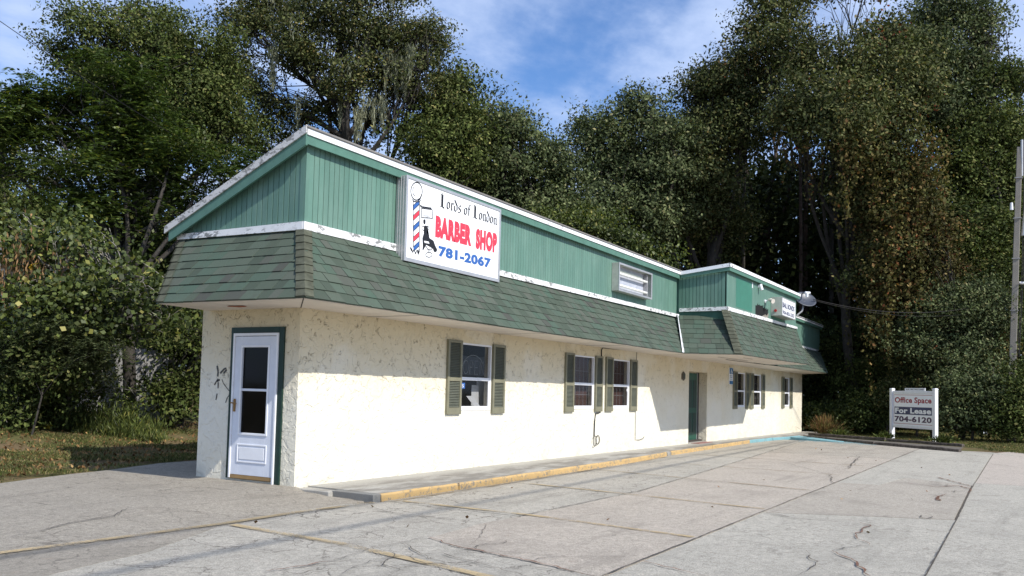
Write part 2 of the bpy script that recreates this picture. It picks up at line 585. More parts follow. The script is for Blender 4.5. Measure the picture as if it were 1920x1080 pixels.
M = dict(
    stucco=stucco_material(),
    shingle=shingle_material('green_shingle', False),
    shingle_run=shingle_material('green_shingle_run', True),
    cap=plain('cap_shingle', (0.080, 0.084, 0.060), 0.92, var=0.22, scale=7, bump=0.3, bscale=150, spec=.15),
    board=board_material(),
    board_run=board_material('green_painted_boards_far', (0.115, 0.220, 0.172)),
    groove=plain('green_groove', (0.045, 0.12, 0.09), 0.7),
    patch=plain('darker_green_paint', (0.050, 0.185, 0.130), 0.4, var=0.06),
    fascia=plain('green_fascia', (0.085, 0.185, 0.140), 0.5, var=0.08),
    band=flaking_white('flaking_white_band', 0.75),
    drip=flaking_white('white_drip_edge', 0.1, base=(0.85, 0.86, 0.87)),
    drip_old=flaking_white('weathered_drip_edge', 1.6, under=(0.24, 0.235, 0.22), base=(0.60, 0.59, 0.57)),
    roof=plain('roll_roofing', (0.20, 0.19, 0.18), 0.9),
    soffit=plain('soffit_board', (0.66, 0.60, 0.53), 0.7, var=0.06, scale=2.5),
    seam=plain('soffit_seam', (0.05, 0.045, 0.04), 0.9),
    rust=plain('rust_stain', (0.30, 0.10, 0.05), 0.9, var=.2, scale=30),
    white=plain('white_vinyl', (0.78, 0.79, 0.82), 0.35, var=0.03),
    door=plain('white_storm_door', (0.66, 0.69, 0.76), 0.35, var=0.03),
    brass=plain('brass', (0.35, 0.20, 0.08), 0.4, 0.8),
    sill=plain('brown_threshold', (0.30, 0.19, 0.08), 0.5),
    dkgreen=plain('dark_green_trim', (0.007, 0.030, 0.022), 0.45, var=0.15),
    shutter=plain('olive_shutter', (0.190, 0.182, 0.122), 0.5, var=0.08),
    slat=plain('shutter_slat', (0.140, 0.150, 0.118), 0.55, var=0.08),
    slat_back=plain('shutter_back', (0.055, 0.065, 0.05), 0.7),
    glass=glass_material('window_glass', see=0.78),
    dglass=glass_material('door_glass', (0.004, 0.004, 0.005), see=0.3, spec=0.2),
    inside=plain('dark_room', (0.055, 0.045, 0.04), 0.9),
    blind=plain('red_brown_blind', (0.11, 0.055, 0.045), 0.8),
    muntin=plain('grey_muntin', (0.30, 0.30, 0.31), 0.6),
    paper=plain('white_paper', (0.75, 0.76, 0.77), 0.7, var=.02),
    alu=plain('aluminium', (0.50, 0.50, 0.50), 0.42, 0.55, var=0.08, scale=3),
    grey_metal=plain('painted_grey_metal', (0.43, 0.45, 0.40), 0.5, 0.1),
    signwhite=plain('sign_face_white', (0.86, 0.87, 0.88), 0.3, var=0.01),
    red=plain('sign_red', (0.78, 0.045, 0.075), 0.4, var=0.02),
    blue=plain('sign_blue', (0.035, 0.115, 0.36), 0.4, var=0.02),
    black=plain('sign_black', (0.012, 0.012, 0.014), 0.5, var=0.02),
    greyink=plain('sign_grey_ink', (0.45, 0.45, 0.47), 0.5),
    navy=plain('sign_navy', (0.014, 0.026, 0.095), 0.4, var=0.02),
    maroon=plain('sign_maroon', (0.32, 0.012, 0.030), 0.4, var=0.02),
    plum=plain('sign_plum', (0.055, 0.022, 0.075), 0.4, var=0.02),
    postwhite=plain('white_post', (0.80, 0.80, 0.81), 0.45, var=0.03),
    tube=plain('lamp_tube', (0.82, 0.82, 0.76), 0.25, var=0.01),
    cable=plain('black_cable', (0.018, 0.016, 0.015), 0.6),
    neon=plain('unlit_neon_tube', (0.34, 0.36, 0.37), 0.3),
    dish=plain('dish_grey', (0.055, 0.062, 0.080), 0.4),
    timber=plain('weathered_timber', (0.105, 0.090, 0.078), 0.9, var=0.35, scale=9, bump=0.8, bscale=30, spec=.1),
    pole=plain('concrete_pole', (0.24, 0.22, 0.19), 0.85, var=0.08, scale=3, bump=.3),
    joint=plain('dirt_in_joint', (0.120, 0.105, 0.085), 0.95, var=0.2, scale=15),
    crack=plain('dark_crack', (0.085, 0.073, 0.060), 0.95, var=0.25, scale=20),  # flat dark colour of the crack and joint strips
    crack_red=plain('crack_with_leaf_dirt', (0.16, 0.080, 0.050), 0.95, var=0.35, scale=18),
    lawn=grass_ground_material(),
    walk=concrete_material('sidewalk_concrete', (0.40, 0.385, 0.35)),
    slabend=concrete_material('dark_concrete', (0.20, 0.20, 0.19), 0.4),
    yellow=kerb_paint('kerb_yellow', (0.56, 0.37, 0.15), 1.0),
    kblue=kerb_paint('kerb_blue', (0.20, 0.40, 0.44), 0.55),
    stripe=worn_paint('worn_yellow_line', (0.48, 0.365, 0.20), 0.15),
    stripe_faint=worn_paint('faint_yellow_line', (0.36, 0.27, 0.15), 0.05),
    bluewash=worn_paint('worn_blue_paint', (0.25, 0.50, 0.56), -0.1),
    lot_left=asphalt_material('brown_grey_asphalt', (0.305, 0.284, 0.250), 0.02, 1.9, 3.0, 0.35, 0.55),
    lot_grey=asphalt_material('pale_grey_asphalt', (0.395, 0.376, 0.338), 0.0, 1.8, 7.0, 0.42, 0.75),
    lot_pink=asphalt_material('pink_concrete', (0.405, 0.368, 0.325), 0.01, 1.6, 11.0, 0.40),
    lot_light=asphalt_material('light_concrete', (0.400, 0.383, 0.345), 0.0, 2.2, 17.0, 0.36, 0.35),
    lot_dark=asphalt_material('darker_patch', (0.365, 0.340, 0.302), 0.03, 1.2, 23.0, 0.50),
    lot_rose=asphalt_material('rose_concrete', (0.410, 0.372, 0.335), 0.02, 0.8, 29.0, 0.15),
    fence=plain('grey_fence_board', (0.36, 0.35, 0.34), 0.85, var=0.15, scale=5),
    housewall=plain('grey_house_wall', (0.44, 0.42, 0.37), 0.8),
    houseroof=plain('dark_house_roof', (0.035, 0.028, 0.024), 0.9, var=0.2),
    bark=bark_material('oak_bark', (0.050, 0.043, 0.036)),
    bark_pine=bark_material('pine_bark', (0.075, 0.050, 0.038)),
    twig=bark_material('grey_twig', (0.27, 0.25, 0.22)),
    moss=leaf_material('spanish_moss', [(0, (0.20, 0.20, 0.17)), (1, (0.33, 0.33, 0.29))], 0.2, 0.9, 0.1),
    l_oak=leaf_material('oak_leaves', [(0, (0.050, 0.070, 0.022)), (0.5, (0.085, 0.105, 0.036)), (0.85, (0.120, 0.135, 0.055)), (1, (0.19, 0.17, 0.08))]),
    l_grey=leaf_material('grey_green_leaves', [(0, (0.055, 0.072, 0.036)), (0.5, (0.095, 0.115, 0.062)), (0.9, (0.150, 0.165, 0.100)), (1, (0.22, 0.19, 0.12))]),
    l_live=leaf_material('live_oak_leaves', [(0, (0.048, 0.060, 0.022)), (0.5, (0.090, 0.100, 0.044)), (0.85, (0.140, 0.142, 0.075)), (1, (0.22, 0.16, 0.08))], 0.18),
    l_bright=leaf_material('bright_pinnate_leaves', [(0, (0.042, 0.064, 0.026)), (0.5, (0.072, 0.104, 0.040)), (0.93, (0.125, 0.165, 0.060)), (1, (0.30, 0.26, 0.06))], 0.3),
    l_vine=leaf_material('vine_leaves', [(0, (0.045, 0.062, 0.020)), (0.5, (0.084, 0.106, 0.034)), (0.9, (0.145, 0.165, 0.055)), (1, (0.28, 0.24, 0.08))], 0.3, 0.5, 0.3),
    l_brown=leaf_material('brownish_vine_leaves', [(0, (0.055, 0.050, 0.020)), (0.35, (0.105, 0.095, 0.040)), (0.7, (0.150, 0.125, 0.060)), (0.92, (0.200, 0.120, 0.060)), (1, (0.20, 0.055, 0.035))], 0.2),
    l_shade=leaf_material('shaded_wood_leaves', [(0, (0.018, 0.026, 0.010)), (0.6, (0.036, 0.048, 0.018)), (1, (0.062, 0.070, 0.030))], 0.1),  # shade deep in the wood, put into the leaf colour
    l_pine=leaf_material('pine_needles', [(0, (0.050, 0.100, 0.020)), (1, (0.115, 0.180, 0.040))], 0.2),
    l_red=leaf_material('red_creeper_leaves', [(0, (0.12, 0.025, 0.02)), (1, (0.24, 0.06, 0.04))], 0.25),
    l_yellow=leaf_material('yellow_leaves', [(0, (0.45, 0.24, 0.03)), (1, (0.62, 0.42, 0.06))], 0.3),
    l_pod=leaf_material('dry_seed_pods', [(0, (0.20, 0.115, 0.070)), (1, (0.34, 0.20, 0.13))], 0.15),
    l_grass=leaf_material('grass_blades', [(0, (0.070, 0.090, 0.030)), (0.45, (0.115, 0.130, 0.045)), (0.7, (0.20, 0.17, 0.085)), (1, (0.30, 0.22, 0.13))], 0.25, 0.6, 0.2),
    l_litter=leaf_material('dead_leaves', [(0, (0.13, 0.065, 0.035)), (0.6, (0.25, 0.13, 0.07)), (1, (0.40, 0.25, 0.14))], 0.1, 0.8, 0.1),
    l_dry=leaf_material('dry_grass', [(0, (0.15, 0.065, 0.045)), (0.6, (0.22, 0.14, 0.08)), (1, (0.14, 0.16, 0.06))], 0.2, 0.7, 0.1),
    litter=plain('crumpled_plastic', (0.75, 0.78, 0.82), 0.4, var=.05),
    spray=plain('black_spray_paint', (0.075, 0.075, 0.070), 0.8, var=.3, scale=40),
    redglass=plain('red_marker', (0.45, 0.03, 0.03), 0.4),
    signblue=plain('accessible_blue', (0.02, 0.13, 0.30), 0.4),
    plaque=plain('brown_plaque', (0.10, 0.085, 0.065), 0.6),
    bare=plain('weathered_plywood', (0.30, 0.27, 0.23), 0.9),
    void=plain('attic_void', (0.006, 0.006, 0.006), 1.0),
)

# ------------------------------------------------------------------ object helpers
ROOT = {}


def link(o, parent=None):
    COL.objects.link(o)
    if parent is not None:
        o.parent = parent
        off = ROOT.get(parent.name, Vector((0, 0, 0)))
        o.matrix_parent_inverse = Matrix.Translation(-off)
    ROOT[o.name] = o.location.copy()
    return o


def tag(o, label=None, cat=None, group=None, kind=None):
    if label: o['label'] = label
    if cat: o['category'] = cat
    if group: o['group'] = group
    if kind: o['kind'] = kind
    return o


def thing(name, loc, label, cat, group=None):
    o = bpy.data.objects.new(name, None)
    o.empty_display_size = 0.2
    o.location = loc
    link(o)
    return tag(o, label, cat, group)


class MB:
    """collects simple shapes; build() links them as ONE mesh object"""

    def __init__(s):
        s.v, s.f = [], []

    def poly(s, pts):
        b = len(s.v)
        s.v += [tuple(p) for p in pts]
        s.f.append(tuple(range(b, b + len(pts))))
        return s

    def box(s, x0, x1, y0, y1, z0, z1):
        b = len(s.v)
        s.v += [(x0, y0, z0), (x1, y0, z0), (x1, y1, z0), (x0, y1, z0), (x0, y0, z1), (x1, y0, z1), (x1, y1, z1), (x0, y1, z1)]
        s.f += [tuple(b + i for i in q) for q in ((0, 3, 2, 1), (4, 5, 6, 7), (0, 1, 5, 4), (1, 2, 6, 5), (2, 3, 7, 6), (3, 0, 4, 7))]
        return s

    def hexa(s, lo, hi):
        """lo, hi: four points each (same winding)"""
        b = len(s.v)
        s.v += [tuple(p) for p in lo] + [tuple(p) for p in hi]
        s.f += [tuple(b + i for i in q) for q in ((0, 3, 2, 1), (4, 5, 6, 7), (0, 1, 5, 4), (1, 2, 6, 5), (2, 3, 7, 6), (3, 0, 4, 7))]
        return s

    def slab(s, pts, thick):
        """planar polygon with thickness vector"""
        b = len(s.v)
        t = Vector(thick)
        n = len(pts)
        s.v += [tuple(p) for p in pts] + [tuple(Vector(p) + t) for p in pts]
        s.f.append(tuple(range(b, b + n)))
        s.f.append(tuple(reversed(range(b + n, b + 2 * n))))
        for i in range(n):
            j = (i + 1) % n
            s.f.append((b + i, b + n + i, b + n + j, b + j))
        return s

    def tube(s, pts, radii, sides=6, cap=True):
        pts = [Vector(p) for p in pts]
        if isinstance(radii, (int, float)):
            radii = [radii] * len(pts)
        rings = []
        up = Vector((0.13, 0.21, 0.97))
        for i, p in enumerate(pts):
            a = pts[max(0, i - 1)]
            c = pts[min(len(pts) - 1, i + 1)]
            t = (c - a)
            if t.length < 1e-6: t = Vector((0, 0, 1))
            t.normalize()
            u = t.cross(up)
            if u.length < 0.05: u = t.cross(Vector((1, 0, 0)))
            u.normalize()
            w = t.cross(u)
            b = len(s.v)
            for k in range(sides):
                an = 2 * math.pi * k / sides
                s.v.append(tuple(p + (u * math.cos(an) + w * math.sin(an)) * radii[i]))
            rings.append(b)
        for i in range(len(rings) - 1):
            for k in range(sides):
                k2 = (k + 1) % sides
                s.f.append((rings[i] + k, rings[i] + k2, rings[i + 1] + k2, rings[i + 1] + k))
        if cap:
            s.f.append(tuple(reversed([rings[0] + k for k in range(sides)])))
            s.f.append(tuple(rings[-1] + k for k in range(sides)))
        return s

    def mesh(s, name, mat):
        me = bpy.data.meshes.new(name)
        me.from_pydata(s.v, [], s.f)
        me.materials.append(mat)
        me.update()
        return me

    def build(s, name, mat, parent=None, smooth=False, bevel=0.0, loc=None):
        me = s.mesh(name, mat)
        bm = bmesh.new()
        bm.from_mesh(me)
        bmesh.ops.recalc_face_normals(bm, faces=bm.faces)
        bm.to_mesh(me)
        bm.free()
        if smooth:
            me.shade_smooth()
        o = bpy.data.objects.new(name, me)
        if loc is not None:
            o.location = loc
        link(o, parent)
        if bevel:
            md = o.modifiers.new('bevel', 'BEVEL')
            md.width = bevel
            md.segments = 2
            md.limit_method = 'ANGLE'
        return o


def place(name, me, parent, loc):
    o = bpy.data.objects.new(name, me)
    o.location = loc
    return link(o, parent)


def text_obj(body, mat, parent, origin, xaxis, zaxis, width=None, height=1.0, bold=0.0, name='lettering', space=1.0):
    """flat lettering; origin = lower left corner; scaled to width x height"""
    cu = bpy.data.curves.new(name, 'FONT')
    cu.body = body
    cu.size = 1.0
    cu.offset = bold
    cu.space_character = space
    cu.resolution_u = 4
    tmp = bpy.data.objects.new('tmp', cu)
    COL.objects.link(tmp)
    dg = bpy.context.evaluated_depsgraph_get()
    me = bpy.data.meshes.new_from_object(tmp.evaluated_get(dg))
    bpy.data.objects.remove(tmp)
    bpy.data.curves.remove(cu)
    co = np.empty(len(me.vertices) * 3)
    me.vertices.foreach_get('co', co)
    co = co.reshape(-1, 3)
    lo, hi = co.min(0), co.max(0)
    sx = (width / (hi[0] - lo[0])) if width else None
    sz = height / (hi[1] - lo[1])
    if sx is None: sx = sz
    X, Z, O = np.array(xaxis), np.array(zaxis), np.array(origin)
    out = O + np.outer((co[:, 0] - lo[0]) * sx, X) + np.outer((co[:, 1] - lo[1]) * sz, Z)
    me.vertices.foreach_set('co', out.ravel())
    me.materials.clear()
    me.materials.append(mat)
    me.update()
    me.name = name
    o = bpy.data.objects.new(name, me)
    return link(o, parent)


# ------------------------------------------------------------------ ground sheets
def sheet(name, poly, mat, off, parent=None, step=0.6, thick=0.0, kind=None, dense=True):
    """polygon draped on the ground with true edges"""
    P2 = [Vector((p[0], p[1])) for p in poly]
    # split long edges
    pts = []
    for i, a in enumerate(P2):
        b = P2[(i + 1) % len(P2)]
        n = max(1, int((b - a).length / step))
        for k in range(n):
            pts.append(a.lerp(b, k / n))
    n = len(pts)
    edges = [(i, (i + 1) % n) for i in range(n)]
    verts = list(pts)
    if dense:
        bx0, bx1 = min(p.x for p in pts), max(p.x for p in pts)
        by0, by1 = min(p.y for p in pts), max(p.y for p in pts)
        # extra points only where the ground is not a plane
        for (rx0, rx1, ry0, ry1, st) in ((-7.0, 2.6, -1.8, 8.5, 0.4), (29.5, 47.0, -15.0, -3.0, 1.0)):
            x = max(bx0, rx0)
            while x < min(bx1, rx1):
                y = max(by0, ry0)
                while y < min(by1, ry1):
                    verts.append(Vector((x + 0.013, y + 0.007)))
                    y += st
                x += st
    r = delaunay_2d_cdt(verts, edges, [list(range(n))], 1 if not dense else 1, 1e-5)
    vs, fs = r[0], r[2]
    me = bpy.data.meshes.new(name)
    v3 = [(v.x, v.y, h(v.x, v.y) + off) for v in vs]
    faces = []
    for f in fs:
        a, b, c = (vs[i] for i in f[:3])
        if (b - a).cross(c - a) < 0: f = list(reversed(f))
        faces.append(tuple(f))
    if thick:
        nb = len(v3)
        # side skirt down
        cnt = {}
        for f in faces:
            for i in range(len(f)):
                e = (f[i], f[(i + 1) % len(f)])
                cnt[e] = cnt.get(e, 0) + 1
        low = {}
        extra = []
        for (a, b) in list(cnt):
            if (b, a) not in cnt:
                for q in (a, b):
                    if q not in low:
                        low[q] = len(v3)
                        v3.append((v3[q][0], v3[q][1], v3[q][2] - thick))
                extra.append((b, a, low[a], low[b]))
        faces += extra
    me.from_pydata(v3, [], faces)
    me.materials.append(mat)
    me.update()
    o = bpy.data.objects.new(name, me)
    link(o, parent)
    if kind: o['kind'] = kind
    return o


def ribbon(name, pts, width, mat, off, parent=None, jag=0.0, taper=False, step=0.12):
    """strip along a ground polyline, e.g. a line of paint or a crack"""
    P2 = [Vector((p[0], p[1])) for p in pts]
    Q = []
    for a, b in zip(P2[:-1], P2[1:]):
        n = max(1, int((b - a).length / step))
        for k in range(n):
            Q.append(a.lerp(b, k / n))
    Q.append(P2[-1])
    if jag:
        d = 0.0
        for i in range(1, len(Q) - 1):
            t = (Q[i + 1] - Q[i - 1]).normalized()
            nrm = Vector((-t.y, t.x))
            d = 0.6 * d + random.uniform(-jag, jag)
            Q[i] = Q[i] + nrm * d
    vs, fs = [], []
    for i, q in enumerate(Q):
        t = (Q[min(i + 1, len(Q) - 1)] - Q[max(i - 1, 0)])
        t = t.normalized() if t.length > 0 else Vector((1, 0))
        nrm = Vector((-t.y, t.x))
        w = width * 0.5
        if jag:
            w *= random.uniform(0.35, 1.5)
        if taper:
            w *= 0.15 + 0.85 * math.sin(math.pi * (0.06 + 0.88 * i / (len(Q) - 1)))
        for s_ in (-1, 1):
            p = q + nrm * w * s_
            vs.append((p.x, p.y, h(p.x, p.y) + off))
        if i:
            b = 2 * i
            fs.append((b - 2, b - 1, b + 1, b))
    me = bpy.data.meshes.new(name)
    me.from_pydata(vs, [], fs)
    me.materials.append(mat)
    me.update()
    o = bpy.data.objects.new(name, me)
    return link(o, parent)


# the ground: one sheet out to the horizon
gx = np.concatenate([[-700, -300, -120, -60, -35, -20], np.arange(-14, 62, 0.8), [66, 75, 90, 130, 300, 800]])
gy = np.concatenate([[-700, -300, -120, -60, -35, -24], np.arange(-18, 40, 0.8), [44, 52, 70, 120, 300, 800]])
gv = [(x, y, h(x, y) - 0.035 + (0.03 if y > 4.9 or x > 33 else 0)) for y in gy for x in gx]
nx_ = len(gx)
gf = [(j * nx_ + i, j * nx_ + i + 1, (j + 1) * nx_ + i + 1, (j + 1) * nx_ + i) for j in range(len(gy) - 1) for i in range(nx_ - 1)]
gm = bpy.data.meshes.new('ground')
gm.from_pydata(gv, [], gf)
gm.materials.append(M['lawn'])
gm.shade_smooth()
g = bpy.data.objects.new('ground', gm)
link(g)
tag(g, kind='structure')

G = lambda px, py: ground(px, py)

lot_poly = [(-40, -60), (70, -60), (70, -12.6), (34, -10.9), G(1930, 857), G(1860, 850), G(1800, 846), G(1660, 833.5), G(1570, 826),
            (25.5, -1.3), (25.0, -0.05), (-0.05, -0.05), (0.0, 1.75), G(385, 862), G(300, 868), G(204, 881), G(130, 889), G(0, 906), G(-200, 930), (-40, 6)]
lot = sheet('parking_lot', lot_poly, M['joint'], -0.014, step=0.5, dense=True)
tag(lot, kind='structure')

seam_left = [G(-160, 1130), G(60, 1090), G(101, 1077), G(187, 1056), G(270, 1038), G(375, 1001), G(409, 988), G(442, 984), G(562, 959), G(640, 946), G(690, 940)]
left_poly = seam_left + [G(713, 942), G(597, 923), (0.02, -0.02), (-0.01, 0.9), (0.0, 1.85), G(385, 863), G(300, 869), G(204, 882), G(130, 890), G(0, 907), G(-200, 931), (-30, 5), (-30, -4)]
sheet('slab', left_poly, M['lot_left'], 0.006, lot, step=0.4, thick=0.05, dense=True)

# foreground grey asphalt, left of the pink panel and in front of it
pk = [G(803, 1010), G(830, 1019), G(900, 1035), G(1000, 1056), G(1108, 1080)]
fore = list(seam_left)[:-1] + [G(700, 943), (0.30, -1.34), (0.28, -3.34), G(906, 983)] + pk + [(-2.3, -5.6), (-4, -8.0), (-9, -12), (-28, -12), (-30, -4.1)]
sheet('slab', fore, M['lot_grey'], 0.004, lot, thick=0.05)


def kerb_y(x):
    ks = [(0.26, -1.28), (3.7, -1.26), (5.7, -1.19), (8.2, -1.13), (10.4, -1.03), (12.2, -0.86), (15.6, -0.76), (20.5, -0.62), (23.3, -0.70), (26.2, -1.0)]
    if x <= ks[0][0]: return ks[0][1]
    for (a, b), (c, d) in zip(ks[:-1], ks[1:]):
        if x <= c: return b + (d - b) * (x - a) / (c - a)
    return ks[-1][1]


def seam1(x):
    ks = [(0.28, -3.36), (3.87, -3.41), (9.1, -2.97), (22.6, -1.72), (24.5, -1.6)]
    for (a, b), (c, d) in zip(ks[:-1], ks[1:]):
        if x <= c: return b + (d - b) * (x - a) / (c - a)
    return ks[-1][1]


def strip(x0, x1, top, bot, gap=0.012, n=8):
    xs = [x0 + gap + (x1 - x0 - 2 * gap) * i / n for i in range(n + 1)]
    return [(x, bot(x) + gap) for x in xs] + [(x, top(x) - gap) for x in reversed(xs)]


for x0, x1, mt in ((0.30, 3.6, 'lot_grey'), (3.6, 9.6, 'lot_grey'), (9.6, 17.0, 'lot_light'), (17.0, 24.4, 'lot_grey')):
    sheet('slab', strip(x0, x1, lambda x: kerb_y(x) + 0.02, seam1), M[mt], 0.005, lot, thick=0.05)
pinkp = [G(803, 1010), G(906, 982), (0.28, -3.38)] + [(x, seam1(x) - 0.012) for x in (1.5, 3.0)] + [(3.0, -5.562), (-2.28, -5.55)] + [Vector(p) for p in reversed(pk[1:])]
sheet('slab', pinkp, M['lot_pink'], 0.008, lot, thick=0.05)
for x0, x1, mt in ((3.0, 9.6, 'lot_pink'), (9.6, 16.0, 'lot_pink'), (16.0, 24.4, 'lot_dark')):
    sheet('slab', strip(x0, x1, seam1, lambda x: -5.574), M[mt], 0.007 if x0 < 5 else 0.005, lot, thick=0.05)
# third lane: dark patch, paler slabs
sheet('slab', [(2.74, -5.578), (7.9, -5.578), (8.0, -6.3), (10.0, -6.5), (9.2, -7.66), (3.72, -7.72)], M['lot_dark'], 0.006, lot, thick=0.05)
sheet('slab', [(7.92, -5.578), (22.5, -5.578), (21.9, -7.66), (9.24, -7.68), (10.03, -6.48), (8.02, -6.28)], M['lot_light'], 0.004, lot, thick=0.05)
sheet('slab', [(-2.3, -5.585), (2.72, -5.578), (3.68, -7.74), (-1.0, -7.76), (-4.0, -8.1)], M['lot_light'], 0.005, lot, thick=0.05)
sheet('slab', [(-1.0, -7.775), (3.70, -7.755), (9.2, -7.695), (9.86, -7.69), (10.2, -12), (9.9, -60), (-30, -60), (-30, -12.05), (-9, -12.05), (-4.0, -8.14)], M['lot_light'], 0.003, lot, thick=0.05)
sheet('slab', [(9.89, -7.70), (22.2, -7.69), (29, -9.7), (70, -12.8), (70, -60), (9.915, -60), (10.215, -12)], M['lot_rose'], 0.003, lot, thick=0.05)
sheet('slab', [(24.43, -1.6), (25.4, -1.35), G(1570, 827), G(1660, 834), G(1800, 847), G(1860, 851), G(1930, 858), (22.6, -7.6), (22.53, -5.58), (24.43, -5.56)], M['lot_grey'], 0.004, lot, thick=0.05)

# painted lines
PO = 0.016
ribbon('painted_line', [G(-60, 1052), G(0, 1040), G(200, 1014), G(420, 984), G(562, 962), G(700, 944)], 0.10, M['stripe'], PO + .002, lot)
ribbon('painted_line', [G(436, 986), G(640, 1022), G(760, 1049), G(905, 1082), G(1100, 1130)], 0.11, M['stripe'], PO, lot)
ribbon('painted_line', [(0.45, -1.5), (0.42, -3.4), (0.12, -5.52)], 0.10, M['stripe'], PO, lot)
ribbon('painted_line', [(3.62, -1.4), (3.35, -3.4), (3.02, -5.53)], 0.09, M['stripe'], PO, lot)
ribbon('painted_line', [(6.9, -1.3), (6.5, -3.2), (6.0, -5.53)], 0.09, M['stripe_faint'], PO, lot)
ribbon('painted_line', [(9.9, -1.3), (9.7, -3.0), (9.5, -5.4)], 0.09, M['stripe_faint'], PO, lot)
ribbon('painted_line', [(13.2, -1.0), (12.9, -3.0), (12.6, -5.4)], 0.09, M['stripe_faint'], PO, lot)
ribbon('painted_line', [(0.3, -1.42), (3.0, -1.38), (6.0, -1.28), (9.0, -1.17), (11.5, -1.0)], 0.07, M['stripe_faint'], PO, lot)
sheet('painted_line', [(23.2, -1.55), (25.2, -1.5), (25.6, -2.3), (24.0, -4.2), (23.2, -4.1)], M['bluewash'], PO, lot)

# cracks
CR = [
    ([G(0, 936), G(75, 926), G(140, 914)], 0.018, 'crack'),
    ([G(20, 1010), G(130, 983), G(215, 970), G(240, 955)], 0.024, 'crack'),
    ([G(0, 1012), G(60, 1010), G(130, 1018)], 0.018, 'crack'),
    ([G(240, 955), G(300, 955), G(400, 966), G(470, 972), G(540, 968)], 0.014, 'crack'),
    ([G(380, 906), G(430, 905), G(470, 910), G(420, 913)], 0.020, 'crack'),
    ([G(645, 945), G(700, 955), G(760, 968), G(850, 975), G(905, 983)], 0.020, 'crack'),
    ([G(700, 955), G(640, 950), G(560, 968), G(500, 985)], 0.012, 'crack'),
    ([G(803, 1010), G(835, 1021), G(900, 1036), G(1005, 1058), G(1110, 1083)], 0.034, 'crack_red'),
    ([G(900, 1036), G(980, 1040), G(1060, 1047), G(1140, 1046), G(1200, 1045)], 0.020, 'crack'),
    ([G(1000, 1055), G(1010, 1050), G(1060, 1047)], 0.015, 'crack'),
    ([G(560, 1068), G(620, 1054), G(700, 1030), G(800, 1010)], 0.018, 'crack'),
    ([G(500, 1075), G(560, 1066), G(615, 1056)], 0.030, 'crack_red'),
    ([G(640, 1080), G(690, 1055), G(760, 1045), G(800, 1062)], 0.016, 'crack'),
    ([G(760, 1045), G(830, 1040), G(900, 1060), G(960, 1076)], 0.016, 'crack'),
    ([G(700, 1030), G(740, 1042), G(720, 1062), G(780, 1079)], 0.014, 'crack'),
    ([G(960, 1062), G(1040, 1072), G(1090, 1066)], 0.014, 'crack'),
    ([G(1200, 1055), G(1250, 1066), G(1330, 1084)], 0.030, 'crack_red'),
    ([G(1429, 962), G(1480, 972), G(1530, 977)], 0.030, 'crack'),
    ([G(1590, 977), G(1632, 987), G(1612, 998), G(1602, 1008), G(1630, 1024)], 0.030, 'crack_red'),
    ([G(1560, 1036), G(1590, 1048), G(1608, 1062), G(1632, 1084)], 0.040, 'crack_red'),
    ([G(1560, 1036), G(1585, 1029), G(1632, 1025)], 0.018, 'crack'),
    ([G(1320, 1005), G(1400, 1018), G(1480, 1030), G(1560, 1036)], 0.014, 'crack'),
    ([G(1512, 1035), G(1520, 1048), G(1534, 1056), G(1520, 1068), G(1500, 1080)], 0.018, 'crack'),
    ([G(1560, 884), G(1590, 880), G(1600, 868), G(1612, 858), G(1600, 854)], 0.04, 'crack'),
    ([G(1650, 890), G(1700, 892), G(1760, 896), G(1800, 908), G(1822, 914)], 0.05, 'crack_red'),
    ([G(1700, 907), G(1750, 914), G(1800, 912), G(1822, 918), G(1820, 926)], 0.05, 'crack_red'),
    ([G(1755, 930), G(1762, 940), G(1758, 934), G(1775, 928)], 0.05, 'crack_red'),
    ([G(1728, 968), G(1735, 975), G(1745, 970)], 0.03, 'crack'),
    ([G(1555, 890), G(1560, 900), G(1562, 908)], 0.03, 'crack'),
    ([G(1460, 866), G(1500, 876), G(1550, 890)], 0.02, 'crack'),
    ([G(1780, 850), G(1810, 853), G(1850, 858)], 0.05, 'crack'),
    ([G(1855, 870), G(1920, 880)], 0.04, 'crack'),
    ([G(880, 1025), G(900, 1010), G(912, 990), G(905, 984)], 0.010, 'crack'),
]
for pts, w, mt in CR:
    ribbon('crack', pts, w * 0.62, M[mt], PO + 0.003, lot, jag=0.012 + w * 0.3, taper=True, step=0.07)

# worn joints between the pours
for pts in ([(x, seam1(x)) for x in (0.3, 2, 4, 6, 8, 10, 13, 16, 20, 24)], [(-2.25, -5.566), (0, -5.568), (3, -5.57), (8, -5.574), (14, -5.576), (22.4, -5.576)], [(-0.9, -7.77), (3.7, -7.756), (9.8, -7.69)]):
    ribbon('joint', pts, 0.011, M['crack'], PO + 0.002, lot, jag=0.004, step=0.12)
for x_ in (6.2, 12.9, 19.5):
    ribbon('joint', [(x_ + .25, kerb_y(x_) - .06), (x_, seam1(x_)), (x_ - .25, -5.55)], 0.010, M['crack'], PO + 0.0025, lot, jag=0.005, step=0.12)

# alligator cracking at the front left: a network of short joined cracks
def crack_net(cx, cy, rx, ry, n, name='crack'):
    for _ in range(n):
        x = cx + random.gauss(0, rx); y = cy + random.gauss(0, ry)
        a = random.uniform(0, 6.28)
        pts = [(x, y)]
        for k in range(random.randint(3, 6)):
            a += random.uniform(-0.9, 0.9)
            x += math.cos(a) * 0.16; y += math.sin(a) * 0.16
            pts.append((x, y))
        ribbon(name, pts, 0.012, M['crack'], PO + 0.003, lot, jag=0.02, taper=True, step=0.05)


c_ = G(760, 1050); crack_net(c_.x, c_.y, 0.55, 0.35, 3)
c_ = G(1750, 925); crack_net(c_.x, c_.y, 0.8, 0.3, 5)

# ------------------------------------------------------------------ sidewalk and kerb
def top(x): return 0.0 - 0.003 * x


